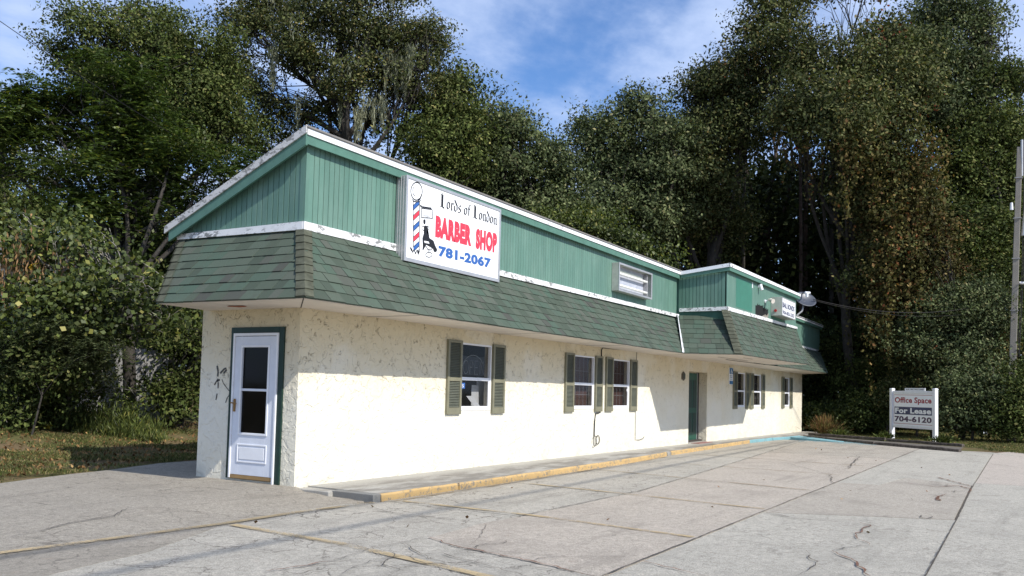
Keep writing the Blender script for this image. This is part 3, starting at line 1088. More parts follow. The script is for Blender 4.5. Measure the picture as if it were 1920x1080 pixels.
sw = MB()
xs = [0.26] + [0.26 + 0.5 * i for i in range(1, 50)] + [25.0]
sidewalk = thing('sidewalk', (0.2, -0.6, -0.1), None, None)
tag(sidewalk, kind='structure')
cuts = [0.26, 3.6, 7.2, 11.4, 15.0, 19.0, 23.0, 26.2]
for a, b in zip(cuts[:-1], cuts[1:]):
    m = MB()
    n = 8
    xx = [a + 0.006 + (b - a - 0.012) * i / n for i in range(n + 1)]
    for u, v in zip(xx[:-1], xx[1:]):
        yu, yv = kerb_y(u) + 0.062, kerb_y(v) + 0.062
        m.hexa([(u, yu, top(u) - 0.2), (v, yv, top(v) - 0.2), (v, -0.001, top(v) - 0.2), (u, -0.001, top(u) - 0.2)],
               [(u, yu, top(u) + .003), (v, yv, top(v) + .003), (v, -0.001, top(v) + 0.012), (u, -0.001, top(u) + 0.012)])
    m.build('slab', M['walk'], sidewalk)
m = MB().hexa([(26.2, -0.85, -.35), (31.6, -0.6, -.35), (31.6, -0.001, -.35), (26.2, -0.001, -.35)],
              [(26.2, -0.85, top(26.2)), (31.6, -0.6, top(31)), (31.6, -0.001, top(31)), (26.2, -0.001, top(26.2))])
m.build('slab', M['walk'], sidewalk)
MB().box(0.02, 0.25, -0.6, -0.002, -0.15, -0.006).build('slab', M['walk'], sidewalk, bevel=0.01)
MB().hexa([(0.10, -1.285, -0.2), (0.255, -1.285, -0.2), (0.255, -0.58, -0.2), (0.10, -0.58, -0.2)],
          [(0.10, -1.285, 0.004), (0.255, -1.285, 0.004), (0.255, -0.58, 0.004), (0.10, -0.58, 0.004)]).build('slab_end', M['slabend'], sidewalk, bevel=0.008)


def kerb_piece(a, b, mat, name='kerb_stone'):
    m = MB()
    n = max(2, int((b - a) / 0.35))
    xx = [a + (b - a) * i / n for i in range(n + 1)]
    jy = [random.uniform(-0.008, 0.008) for _ in xx]
    jz = [random.uniform(-0.006, 0.004) for _ in xx]
    sec = []
    for i, u in enumerate(xx):
        y0 = kerb_y(u) + jy[i]
        z1 = top(u) + 0.004 + jz[i]
        sec.append([(u, y0 - 0.012, z1 - 0.30), (u, y0, z1 - 0.02), (u, y0 + 0.012, z1), (u, y0 + 0.048, z1), (u, y0 + 0.048, z1 - 0.30)])
    base = len(m.v)
    for s_ in sec: m.v += s_
    for i in range(len(sec) - 1):
        for k in range(5):
            k2 = (k + 1) % 5
            m.f.append((base + i * 5 + k, base + i * 5 + k2, base + (i + 1) * 5 + k2, base + (i + 1) * 5 + k))
    m.f.append(tuple(base + k for k in range(5)))
    m.f.append(tuple(base + (len(sec) - 1) * 5 + k for k in reversed(range(5))))
    return m.build(name, mat, sidewalk)


kcuts = [0.262, 2.1, 5.0, 8.4, 11.9]
for a, b in zip(kcuts[:-1], kcuts[1:]):
    kerb_piece(a + 0.004, b - 0.004, M['yellow'])
kerb_piece(11.93, 12.25, M['walk'])
for a, b in ((12.28, 16.0), (16.02, 20.4)):
    kerb_piece(a, b, M['yellow'])
for a, b in ((20.43, 23.2), (23.23, 26.2)):
    o_ = kerb_piece(a, b, M['kblue'])
    o_['label'] = 'kerb stone painted pale blue'
# blue painted flare running out from the kerb to the timbers
f0, f1, f2, f3 = (24.6, -1.0), (26.2, -1.02), G(1582, 829), G(1520, 822)
MB().hexa([(f0[0], f0[1], -.3), (f1[0], f1[1], -.3), (f2.x, f2.y, -.3), (f2.x - .5, f2.y + .1, -.3)],
          [(f0[0], f0[1], top(25) + .005), (f1[0], f1[1], top(26) + .002), (f2.x, f2.y, h(f2.x, f2.y) + .03), (f2.x - .5, f2.y + .1, h(f2.x, f2.y) + .022)]).build('kerb_flare', M['kblue'], sidewalk)

# ------------------------------------------------------------------ the building
B = thing('shop_building', (0, 0, 0), 'long low cream stucco shop building with green board parapet and green shingle mansard', 'building')
WT = 0.14
Z1 = 2.44


def wall_with_holes(x0, x1, z0, z1, holes):
    """front wall y 0..WT, holes = [(xa, xb, za, zb)]"""
    m = MB()
    xs = sorted({x0, x1, *[v for q in holes for v in q[:2]]})
    for a, b in zip(xs[:-1], xs[1:]):
        hs = [q for q in holes if q[0] <= a + 1e-6 and q[1] >= b - 1e-6]
        if not hs:
            m.box(a, b, 0, WT, z0, z1)
        else:
            q = hs[0]
            if q[2] > z0 + 0.01: m.box(a, b, 0, WT, z0, q[2])
            m.box(a, b, 0, WT, q[3], z1)
    return m


ZB, ZT = 1.015, 2.205
WIN = [(3.97, 4.96), (8.40, 9.45), (10.49, 11.52), (21.05, 22.0), (23.10, 24.18), (27.85, 28.78)]
holes = [(a, b, ZB, ZT) for a, b in WIN] + [(16.04, 17.74, -0.5, 2.09)]
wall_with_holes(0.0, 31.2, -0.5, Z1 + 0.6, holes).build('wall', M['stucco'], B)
# near end wall with door opening
DY0, DY1 = 0.34, 1.24          # door opening in the end wall
e = MB()
e.box(0.0, WT, WT, DY0, -0.5, Z1 + 0.6).box(0.0, WT, DY1, 1.80, -0.5, Z1 + 0.6).box(0.0, WT, DY0, DY1, 2.14, Z1 + 0.6).box(0.0, WT, DY0, DY1, -0.5, 0.045)
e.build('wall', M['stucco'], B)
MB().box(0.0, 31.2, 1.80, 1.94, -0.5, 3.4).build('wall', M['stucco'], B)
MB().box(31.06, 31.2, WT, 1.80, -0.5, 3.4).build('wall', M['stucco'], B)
# floor and partitions inside
MB().box(WT, 31.05, WT, 1.79, -0.4, 0.03).build('floor', M['inside'], B)
MB().box(WT + .01, 31.05, 1.74, 1.79, 0.03, 3.0).build('inner_wall', M['inside'], B)
MB().box(WT + .01, 31.05, WT + .01, 1.73, 2.5, 2.55).build('ceiling', M['inside'], B)
for x in (2.6, 6.6, 13.0, 19.2, 25.8):
    MB().box(x, x + 0.08, WT + .005, 1.73, 0.03, 2.49).build('inner_wall', M['inside'], B)
# door recess on the front
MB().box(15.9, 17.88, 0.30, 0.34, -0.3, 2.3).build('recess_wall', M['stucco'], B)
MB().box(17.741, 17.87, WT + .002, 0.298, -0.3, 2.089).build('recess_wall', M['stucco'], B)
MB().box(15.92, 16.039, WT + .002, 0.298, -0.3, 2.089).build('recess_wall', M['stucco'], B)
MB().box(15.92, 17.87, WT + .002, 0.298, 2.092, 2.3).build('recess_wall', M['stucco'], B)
MB().box(16.06, 17.73, 0.0, 0.295, -0.3, top(17) + 0.03).build('doorstep', M['walk'], B)
MB().box(16.3, 17.6, -0.25, 0.0, top(17) + .01, top(17) + 0.025).build('doormat', plain('faded_red_paint', (0.30, 0.16, 0.14), 0.9), B)
d2 = MB().box(16.70, 17.56, 0.262, 0.298, 0.0, 2.06).build('door', plain('green_door_paint', (0.012, 0.075, 0.048), 0.45), B, bevel=0.004)
d2['label'] = 'dark green entrance door set back in the front wall'
for z0, z1 in ((0.25, 0.85), (1.0, 1.85)):
    for a, b in ((16.80, 17.08), (17.18, 17.46)):
        MB().box(a, b, 0.250, 0.261, z0, z1).build('door_panel', M['dkgreen'], d2, bevel=0.006)
MB().box(17.562, 17.60, 0.255, 0.298, 0.0, 2.085).build('door_edge_strip', M['muntin'], B)
MB().box(17.602, 17.738, 0.255, 0.298, 0.0, 2.088).build('door_frame', M['black'], B)
MB().box(16.60, 16.698, 0.245, 0.298, 0.0, 2.088).build('door_frame', M['dkgreen'], B)

# ---- mansard skirt: shingles in courses
SH_COUNT = [0]
run = MB()


def skirt(bl, br, tr, tl, courses, out_hint, part_until=1e9, lo_w=0.15, hi_w=0.30, rect=None):
    bl, br, tr, tl = map(Vector, (bl, br, tr, tl))
    a = (br - bl).normalized()
    n = a.cross(tl - bl).normalized()
    if n.dot(Vector(out_hint)) < 0: n = -n
    s = n.cross(a)
    if s.z < 0: s = -s
    def uv(p): return ((p - bl).dot(a), (p - bl).dot(s))
    (u_tl, v_tl), (u_tr, v_tr), (u_br, _) = uv(tl), uv(tr), uv(br)
    H = (v_tl + v_tr) / 2
    Lf = lambda v: u_tl * v / v_tl
    Rf = lambda v: u_br + (u_tr - u_br) * v / v_tr
    P = lambda u, v, o: bl + a * u + s * v + n * o
    MB().slab([P(Lf(0.02), 0.02, -0.002), P(Rf(0.02), 0.02, -0.002), P(Rf(H), H, -0.002), P(Lf(H), H, -0.002)], -n * 0.012).build('skirt_board', M['groove'], B)
    e_ = H / courses
    for i in range(courses):
        v0, v1 = i * e_, (i + 1) * e_ + 0.03
        v1 = min(v1, H)
        lo, hi = min(Lf(v0), Lf(v1)), max(Rf(v0), Rf(v1))
        u = lo - random.uniform(0, 0.2)
        while u < hi:
            w = random.uniform(lo_w, hi_w)
            ua, ub = u + 0.003, u + w - 0.003
            u += w
            c = []
            for (uu, vv) in ((ua, v0), (ub, v0), (ub, v1), (ua, v1)):
                c.append((min(max(uu, Lf(vv)), Rf(vv)), vv))
            if c[1][0] - c[0][0] < 0.01 and c[2][0] - c[3][0] < 0.01: continue
            dz = random.choice((0, 0, 0.004, 0.007))
            jag = random.uniform(-0.006, 0.006)
            pl = [P(c[0][0], c[0][1] + jag, 0.018 + dz), P(c[1][0], c[1][1] + jag, 0.018 + dz), P(c[2][0], c[2][1], 0.006 + dz * .3), P(c[3][0], c[3][1], 0.006 + dz * .3)]
            pb = [P(c[0][0], c[0][1] + jag, 0.0), P(c[1][0], c[1][1] + jag, 0.0), P(c[2][0], c[2][1], 0.0), P(c[3][0], c[3][1], 0.0)]
            if (c[0][0] < part_until) and SH_COUNT[0] < 300:
                SH_COUNT[0] += 1
                MB().hexa(pb, pl).build('shingle', M['shingle'], B)
            else:
                run.hexa(pb, pl)
    return P, n


def caps(p_top, p_bot, na, nb, ea, eb, count=11, w=0.15):
    """folded cap shingles down a hip; na/nb outward normals of the two skirts, ea/eb in-plane directions away from the hip"""
    p_top, p_bot = Vector(p_top), Vector(p_bot)
    d = (p_bot - p_top)
    for i in range(count):
        t0 = i / count
        t1 = (i + 1.12) / count
        a0 = p_top + d * t0
        a1 = p_top + d * min(t1, 1.0)
        lift0, lift1 = 0.022, 0.040
        nn = (na + nb).normalized()
        m = MB()
        m.poly([a0 + nn * lift0, a1 + nn * lift1, a1 + ea * w + na * lift1, a0 + ea * w + na * lift0])
        m.poly([a0 + nn * lift0, a0 + eb * w + nb * lift0, a1 + eb * w + nb * lift1, a1 + nn * lift1])
        # lower edges give the thickness
        m.poly([a1 + nn * lift1, a1 + nn * (lift1 - 0.018), a1 + ea * w + na * (lift1 - 0.018), a1 + ea * w + na * lift1])
        m.poly([a1 + nn * lift1, a1 + eb * w + nb * lift1, a1 + eb * w + nb * (lift1 - 0.018), a1 + nn * (lift1 - 0.018)])
        m.build('hip_cap', M['cap'], B)


zb = lambda x: 3.50 + 0.0045 * x      # underside of the white band
c_near = (-0.97, -1.0, 2.44)
t_near = (-0.03, -0.03, 3.51)
Pe, n_end = skirt((-1.0, 1.68, 2.445), c_near, t_near, (-0.03, 2.50, 3.51), 8, (-1, 0, 1), lo_w=0.16, hi_w=0.34)
Pf, n_front = skirt(c_near, (12.66, -1.0, 2.445), (14.86, -0.03, 3.575), t_near, 8, (0, -1, 1), part_until=5.3)
b_c = (13.19, -2.32, 2.44)
_, n_bl = skirt((12.66, -1.0, 2.445), b_c, (14.83, -1.46, 3.74), (14.86, -0.06, 3.72), 8, (-1, 0, 1))
_, n_bf = skirt(b_c, (21.25, -2.32, 2.50), (23.35, -1.46, 3.86), (14.83, -1.46, 3.74), 9, (0, -1, 1))
_, n_far = skirt((19.4, -1.0, 2.47), (31.7, -1.0, 2.51), (34.9, -0.03, 3.66), (21.5, -0.03, 3.60), 9, (0, -1, 1))
tag(run.build('shingle', M['shingle_run'], B), kind='stuff')
ax = Vector((1, 0, 0)); ay = Vector((0, 1, 0))
caps(t_near, c_near, n_end, n_front, Vector((0, 1, 0)), Vector((1, 0, 0)), 9, 0.13)
caps((14.83, -1.46, 3.74), b_c, n_bl, n_bf, Vector((-0.32, 0.95, 0)), Vector((1, 0, 0)), 12, 0.15)
# raked back end of the near skirt, closed with caps
caps((-0.03, 2.50, 3.51), (-1.0, 1.68, 2.445), n_end, n_end, Vector((0, -1, 0)), Vector((0, -0.2, 0)), 8, 0.16)
# closing pieces behind the raked ends
MB().slab([(-0.03, 2.49, 3.51), (-0.99, 1.68, 2.445), (-0.0, 1.68, 2.445)], (0, 0.03, 0)).build('skirt_end', M['groove'], B)
MB().poly([(23.35, -1.46, 3.86), (21.25, -2.32, 2.50), (21.25, -0.9, 2.50), (23.35, -0.05, 3.62)]).build('skirt_end', M['shingle_run'], B)
MB().poly([(34.9, -0.03, 3.66), (31.7, -1.0, 2.51), (31.7, 1.9, 2.51), (34.9, 1.9, 3.66)]).build('skirt_end', M['shingle_run'], B)
# valley flashing
va, vb = Vector((14.86, -0.06, 3.64)), Vector((12.66, -1.0, 2.445))
nv = Vector((-0.5, -0.75, 0.8)).normalized()
MB().poly([va + nv * .035 + ax * 0.03, va + nv * .035 - ax * 0.12, vb + nv * .035 - ax * 0.12, vb + nv * .035 + ax * 0.03]).build('valley_flashing', M['white'], B)

# ---- soffit
sf = [
    ([(-0.96, -0.97, 2.436), (-0.98, 1.66, 2.441), (0.0, 1.81, 2.441), (0.0, 0.0, 2.441)], 'soffit'),
    ([(-0.96, -0.97, 2.436), (0.0, 0.0, 2.441), (12.66, 0.0, 2.441), (12.66, -0.98, 2.441)], 'soffit'),
    ([(12.66, 0.0, 2.441), (31.2, 0.0, 2.441), (31.7, -0.98, 2.505), (21.3, -0.98, 2.490), (12.66, -0.98, 2.441)], 'soffit'),
    ([(12.66, -0.98, 2.441), (21.3, -0.98, 2.493), (21.22, -2.29, 2.493), (13.2, -2.29, 2.436)], 'soffit'),
]
for pts, nm in sf:
    MB().slab(pts, (0, 0, 0.02)).build(nm, M['soffit'], B)
for a, b in (((-0.97, -0.98, 2.433), (0.0, 0.0, 2.437)), ((5.2, -0.97, 2.434), (5.2, 0, 2.434)), ((9.0, -0.97, 2.436), (9.0, 0, 2.436)), ((13.0, -2.2, 2.432), (13.3, 0, 2.432)), ((1.4, -0.97, 2.434), (1.4, 0, 2.434))):
    a, b = Vector(a), Vector(b)
    d = (b - a).normalized().cross(Vector((0, 0, 1))) * 0.007
    MB().slab([a - d, a + d, b + d, b - d], (0, 0, 0.002)).build('soffit_joint', M['seam'], B)
# sagging joints under the projecting bay
for (x0, x1, y, w) in ((14.5, 17.5, -1.35, .02), (16.5, 21.0, -0.98, .035), (15.0, 16.0, -1.9, .02)):
    MB().slab([(x0, y, 2.43 + (x0 - 12.66) * .006), (x1, y + .02, 2.43 + (x1 - 12.66) * .006), (x1, y + .02 + w, 2.43 + (x1 - 12.66) * .006), (x0, y + w, 2.43 + (x0 - 12.66) * .006)], (0, 0, -0.004)).build('soffit_joint', M['seam'], B)
# rust patch
rp_ = end_at(446, 567.5, -0.45)
MB().poly([(-0.45 + 0.10 * math.cos(t) * (1 + .25 * math.sin(5 * t)), rp_.y + 0.16 * math.sin(t) * (1 + .2 * math.cos(3 * t)), 2.432) for t in [i * .42 for i in range(15)]]).build('rust_patch', M['rust'], B)

# ---- white band
def beam(p0, p1, y_or_n, z0a, z1a, z0b, z1b, t, name, mat, bevel=0.0):
    """vertical board from p0 to p1 (xy), outward normal n, thickness t"""
    n_ = Vector((*y_or_n, 0))
    A, Bq = Vector((*p0, 0)), Vector((*p1, 0))
    up = Vector((0, 0, 1))
    return MB().hexa([A + up * z0a, Bq + up * z0b, Bq + n_ * t + up * z0b, A + n_ * t + up * z0a],
                     [A + up * z1a, Bq + up * z1b, Bq + n_ * t + up * z1b, A + n_ * t + up * z1a]).build(name, mat, B, bevel=bevel)


beam((-0.06, -0.03), (14.84, -0.03), (0, -1), 3.50, 3.615, 3.575, 3.665, 0.035, 'trim_band', M['band'])
beam((-0.03, -0.03), (-0.03, 2.52), (-1, 0), 3.502, 3.617, 3.53, 3.61, 0.033, 'trim_band', M['band'])
beam((14.86, -0.10), (14.86, -1.46), (-1, 0), 3.73, 3.83, 3.735, 3.845, 0.035, 'trim_band', M['band'])
beam((14.825, -1.46), (23.36, -1.46), (0, -1), 3.735, 3.845, 3.85, 3.93, 0.035, 'trim_band', M['band'])
beam((23.38, -0.03), (34.92, -0.03), (0, -1), 3.58, 3.68, 3.60, 3.70, 0.035, 'trim_band', M['band'])

# ---- upper wall behind the boards
ZF = 4.70
MB().box(0.0, 14.87, 0.0, 0.05, 3.0, 4.84).build('parapet_wall', M['groove'], B)
MB().slab([(0.0, 0.051, 3.2), (0.0, 2.5, 3.2), (0.0, 2.5, 3.72), (0.0, 0.051, 4.76)], (0.05, 0, 0)).build('parapet_wall', M['groove'], B)
MB().box(14.88, 14.93, -1.43, 0.0, 3.4, 4.82).build('parapet_wall', M['groove'], B)
MB().box(14.88, 23.34, -1.43, -1.38, 3.4, 4.98).build('parapet_wall', M['groove'], B)
MB().box(23.29, 23.34, -1.379, 0.0, 3.4, 4.9).build('parapet_wall', M['groove'], B)
MB().box(23.35, 34.9, 0.0, 0.05, 3.0, 4.84).build('parapet_wall', M['groove'], B)
MB().box(34.85, 34.9, 0.051, 1.9, 3.0, 4.3).build('parapet_wall', M['groove'], B)


def rake(y): return 4.86 - 0.42 * (y + 0.11)


# boards: near front run, every board a part
def board_mesh(w, hgt, t=0.014):
    m = MB()
    c = 0.004
    m.v += [(0, 0, 0), (w, 0, 0), (w, -t + c, 0), (w - c, -t, 0), (c, -t, 0), (0, -t + c, 0)]
    m.v += [(x, y, hgt) for x, y, _ in m.v[:6]]
    for k in range(6):
        k2 = (k + 1) % 6
        m.f.append((k, k2, 6 + k2, 6 + k))
    m.f.append((5, 4, 3, 2, 1, 0)); m.f.append((6, 7, 8, 9, 10, 11))
    me = m.mesh('siding_board', M['board'])
    return me


BW = 0.1035
bme = board_mesh(BW - 0.009, 1.20)
x = 0.045
nb_ = 0
while x < 14.80:
    if not (2.05 < x < 4.65):                      # hidden behind the big sign
        place('siding_board', bme, B, (x, -0.001, 3.52 + 0.004 * x))
        nb_ += 1
    x += BW
MB().box(2.04, 4.75, -0.012, -0.001, 3.6, 4.7).build('siding_panel', M['board'], B)
MB().box(-0.022, 0.040, -0.024, 0.0, 3.60, 4.78).build('corner_board', M['board'], B)
MB().box(-0.024, -0.001, 0.001, 0.075, 3.60, 4.74).build('corner_board', M['board'], B)
y = 0.080
while y < 2.46:
    w = BW - 0.009
    za, zc_ = rake(y) - 0.10, rake(y + w) - 0.10
    MB().hexa([(-0.001, y, 3.56), (-0.001, y + w, 3.56), (-0.015, y + w - .004, 3.56), (-0.015, y + .004, 3.56)],
              [(-0.001, y, za), (-0.001, y + w, zc_), (-0.015, y + w - .004, zc_), (-0.015, y + .004, za)]).build('siding_board', M['board'], B)
    y += BW
# bay, left face
y = -1.40
while y < -0.12:
    MB().hexa([(14.879, y, 3.75), (14.879, y + BW - .009, 3.75), (14.865, y + BW - .013, 3.75), (14.865, y + .004, 3.75)],
              [(14.879, y, 4.86), (14.879, y + BW - .009, 4.86), (14.865, y + BW - .013, 4.86), (14.865, y + .004, 4.86)]).build('siding_board', M['board'], B)
    y += BW
MB().box(14.856, 14.95, -1.456, -1.432, 3.76, 4.98).build('corner_board', M['board'], B)
far_b = MB()
x = 14.955
hole = (17.80, 19.40, 3.90, 4.20)
while x < 23.28:
    w = BW - 0.009
    if hole[0] < x < hole[1]:
        far_b.box(x, x + w, -1.445, -1.431, hole[3] + random.uniform(-.03, .06), 4.96)
    else:
        far_b.box(x, x + w, -1.445, -1.431, 3.78, 4.96)
    x += BW
x = 23.37
while x < 34.86:
    far_b.box(x, x + BW - 0.009, -0.015, -0.001, 3.62, 4.78)
    x += BW
far_b.build('siding_boards', M['board_run'], B)['kind'] = 'stuff'
MB().box(15.75, 17.45, -1.449, -1.4455, 3.93, 4.80).build('darker_green_patch', M['patch'], B)
# hole broken in the boards of the bay, with a loose splintered piece
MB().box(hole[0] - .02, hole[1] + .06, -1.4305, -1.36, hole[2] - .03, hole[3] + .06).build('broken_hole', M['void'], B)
MB().slab([(18.55, -1.47, 3.90), (18.85, -1.50, 3.98), (19.28, -1.47, 3.95), (19.25, -1.45, 3.88)], (0, 0.012, 0)).build('splinter', M['bare'], B)
MB().slab([(19.10, -1.46, 3.90), (19.30, -1.48, 4.06), (19.32, -1.46, 3.90)], (0, 0.012, 0)).build('splinter', M['bare'], B)

# ---- roof, fascia, white drip edge
RT = 4.89
MB().slab([(-0.16, -0.16, 4.875), (14.85, -0.16, 4.875), (14.85, 2.70, 3.685), (-0.16, 2.70, 3.685)], (0, 0, 0.025)).build('roof', M['roof'], B)
MB().slab([(14.85, -0.16, 4.86), (14.80, -1.56, 5.02), (23.50, -1.56, 5.10), (23.50, 2.95, 3.69), (14.85, 2.95, 3.69)], (0, 0, 0.02)).build('roof', M['roof'], B)
MB().slab([(23.50, -0.16, 4.875), (35.1, -0.16, 4.875), (35.1, 2.95, 3.69), (23.50, 2.95, 3.69)], (0, 0, 0.025)).build('roof', M['roof'], B)
beam((-0.12, -0.09), (14.83, -0.09), (0, -1), 4.66, 4.80, 4.66, 4.80, 0.03, 'fascia', M['fascia'])
beam((-0.135, -0.118), (14.83, -0.118), (0, -1), 4.785, 4.90, 4.785, 4.895, 0.022, 'drip_edge', M['drip'])
# soffit strip behind fascia
MB().box(-0.10, 14.83, -0.088, -0.002, 4.735, 4.755).build('eave_board', M['fascia'], B)


def rk(ya, yb, x0, x1, d0, d1, name, mat):
    za, zz = rake(ya), rake(yb)
    return MB().hexa([(x0, ya, za + d0), (x1, ya, za + d0), (x1, yb, zz + d0), (x0, yb, zz + d0)],
                     [(x0, ya, za + d1), (x1, ya, za + d1), (x1, yb, zz + d1), (x0, yb, zz + d1)]).build(name, mat, B)


rk(-0.121, 2.60, -0.15, -0.115, -0.225, -0.062, 'fascia', M['fascia'])
rk(-0.142, 2.68, -0.172, -0.151, -0.070, 0.036, 'drip_edge', M['drip_old'])
rk(-0.08, 2.56, -0.114, -0.018, -0.14, -0.125, 'eave_board', M['fascia'])
# bay edges
beam((14.80, -0.14), (14.80, -1.52), (-1, 0), 4.68, 4.78, 4.83, 4.95, 0.03, 'fascia', M['fascia'])
beam((14.79, -0.14), (14.79, -1.56), (-1, 0), 4.77, 4.865, 4.935, 5.035, 0.045, 'drip_edge', M['drip'])
beam((14.77, -1.52), (23.48, -1.52), (0, -1), 4.83, 4.95, 4.93, 5.05, 0.03, 'fascia', M['fascia'])
beam((14.745, -1.548), (23.52, -1.548), (0, -1), 4.935, 5.035, 5.035, 5.12, 0.024, 'drip_edge', M['drip'])
MB().box(14.80, 23.45, -1.519, -1.446, 4.90, 4.92).build('eave_board', M['fascia'], B)
beam((23.38, -0.09), (35.05, -0.09), (0, -1), 4.70, 4.82, 4.70, 4.84, 0.03, 'fascia', M['fascia'])
beam((23.38, -0.118), (35.10, -0.118), (0, -1), 4.81, 4.90, 4.81, 4.93, 0.022, 'drip_edge', M['drip'])

# ---- storm door on the near end wall
dd = MB().box(-0.034, -0.002, DY0 + 0.045, DY1 - 0.045, 0.13, 2.055).build('door', M['door'], B, bevel=0.004)
dd['label'] = 'white storm door with tall dark glass in the narrow end wall'
# rebuild: face with opening for the glass
bpy.data.meshes.remove(dd.data) if False else None
y0, y1 = DY0 + 0.045, DY1 - 0.045
m = MB()
gy0, gy1, gz0, gz1 = y0 + 0.15, y1 - 0.155, 0.70, 1.90
m.box(-0.036, -0.004, y0, gy0, 0.11, 2.055).box(-0.036, -0.004, gy1, y1, 0.11, 2.055)
m.box(-0.036, -0.004, gy0, gy1, 0.11, gz0).box(-0.036, -0.004, gy0, gy1, gz1, 2.055)
me_ = m.mesh('door', M['door'])
dd.data = me_
MB().box(-0.016, -0.010, gy0, gy1, gz0, gz1).build('pane', M['dglass'], dd)
fr = MB()
for a, b, c, d in ((gy0 - .03, gy0, gz0 - .03, gz1 + .03), (gy1, gy1 + .03, gz0 - .03, gz1 + .03), (gy0, gy1, gz0 - .03, gz0), (gy0, gy1, gz1, gz1 + .03)):
    fr.box(-0.048, -0.0365, a, b, c, d)
fr.build('glass_frame', M['white'], dd, bevel=0.003)
MB().box(-0.042, -0.012, gy0, gy1, 1.285, 1.32).build('crossbar', M['door'], dd, bevel=0.003)
pf = MB()
a, b, c, d = y0 + 0.115, y1 - 0.12, 0.285, 0.545
for q in ((a, a + .022, c, d), (b - .022, b, c, d), (a + .022, b - .022, c, c + .022), (a + .022, b - .022, d - .022, d)):
    pf.box(-0.046, -0.0365, *q)
pf.box(-0.044, -0.0365, a + .045, b - .045, c + .045, d - .045)
pf.build('panel_moulding', M['white'], dd, bevel=0.004)
MB().box(-0.040, -0.003, y0, y1, 0.058, 0.107).build('threshold', M['sill'], B)
hd = MB().box(-0.058, -0.037, y1 - .055, y1 - .028, 0.99, 1.17)
hd.tube([(-0.075, y1 - .10, 1.105), (-0.075, y1 + 0.01, 1.115)], 0.009, 8)
hd.tube([(-0.045, y1 - .042, 1.11), (-0.075, y1 - .042, 1.11)], 0.011, 8)
hd.build('handle', M['brass'], dd)
jm = MB()
jm.box(-0.050, 0.0, DY0 + .012, DY0 + .043, 0.02, 2.10).box(-0.050, 0.0, DY1 - .043, DY1 - .012, 0.06, 2.10).box(-0.050, 0.0, DY0 + .043, DY1 - .043, 2.062, 2.10)
jm.build('door_jamb', M['white'], B, bevel=0.003)
tr_ = MB()
tr_.box(-0.030, -0.001, DY0 - .08, DY0 + .011, 0.02, 2.185).box(-0.030, -0.001, DY1 - .011, DY1 + .055, 0.05, 2.185).box(-0.031, -0.001, DY0 + .011, DY1 - .011, 2.102, 2.185)
tr_.build('door_trim', M['dkgreen'], B, bevel=0.003)
# sprayed mark on the end wall
sp_ = MB()


def mark(pts, w):
    for (a, b) in zip(pts[:-1], pts[1:]):
        A, Bq = end_at(*a, x=-0.004), end_at(*b, x=-0.004)
        d = (Bq - A)
        if d.length < 1e-4: continue
        nn = Vector((0, -d.z, d.y)).normalized() * w * random.uniform(.6, 1.3)
        sp_.poly([A - nn, Bq - nn * random.uniform(.5, 1), Bq + nn, A + nn])


mark([(407, 686), (409, 697), (408, 706)], 0.014); mark([(413, 700), (420, 692), (424, 690)], 0.016); mark([(419, 700), (425, 693)], 0.016)
mark([(408, 710), (409, 718), (409, 728)], 0.012); mark([(402, 722), (406, 714), (412, 712)], 0.012)
mark([(416, 711), (419, 719), (425, 727), (432, 736)], 0.008); mark([(407, 738), (405, 750)], 0.010); mark([(432, 738), (426, 746), (423, 755)], 0.008)
sp_.build('spray_mark', M['spray'], B)

# ---- windows
def make_window(x0, x1, style):
    w = MB()
    z0, z1 = ZB, ZT
    f = 0.030
    w.box(x0, x0 + f, -0.010, 0.052, z0, z1).box(x1 - f, x1, -0.010, 0.052, z0, z1)
    w.box(x0 + f, x1 - f, -0.010, 0.052, z0, z0 + f).box(x0 + f, x1 - f, -0.010, 0.052, z1 - f, z1)
    win = w.build('window', M['white'], B, bevel=0.003)
    zm = z0 + 0.56
    s = MB()
    a, b = x0 + f, x1 - f
    s.box(a, b, 0.006, 0.034, zm - 0.028, zm + 0.028).box(a, b, 0.006, 0.034, z0 + f, z0 + f + 0.045)
    s.box(a, a + 0.022, 0.006, 0.034, z0 + f + .045, zm - .028).box(b - 0.030, b, 0.006, 0.034, z0 + f + .045, zm - .028)
    s.build('lower_sash', M['white'], win, bevel=0.002)
    MB().box(a + .022, b - .030, 0.018, 0.022, z0 + f + .045, zm - .028).build('pane', M['glass'], win)
    MB().box(a, b, 0.046, 0.050, zm + .028, z1 - f).build('pane', M['glass'], win)
    if style == 'grid':
        g_ = MB()
        for i in range(1, 5):
            xx = a + (b - a) * i / 5
            g_.box(xx - .004, xx + .004, 0.060, 0.064, z0 + f, z1 - f)
        for zz in (z0 + 0.32, z0 + 0.85):
            g_.box(a, b, 0.0645, 0.068, zz - .004, zz + .004)
        g_.build('muntin', M['muntin'], win)
        MB().box(a - .06, b + .06, 0.16, 0.165, z0, z1).build('blind', M['blind'], win)
    if style == 'dark':
        g_ = MB()
        for zz in (z0 + 0.32, z0 + 0.85):
            g_.box(a, b, 0.0645, 0.068, zz - .004, zz + .004)
        g_.build('muntin', M['muntin'], win)
        MB().box(a - .06, b + .06, 0.16, 0.165, z0, z1).build('blind', M['inside'], win)
    return win


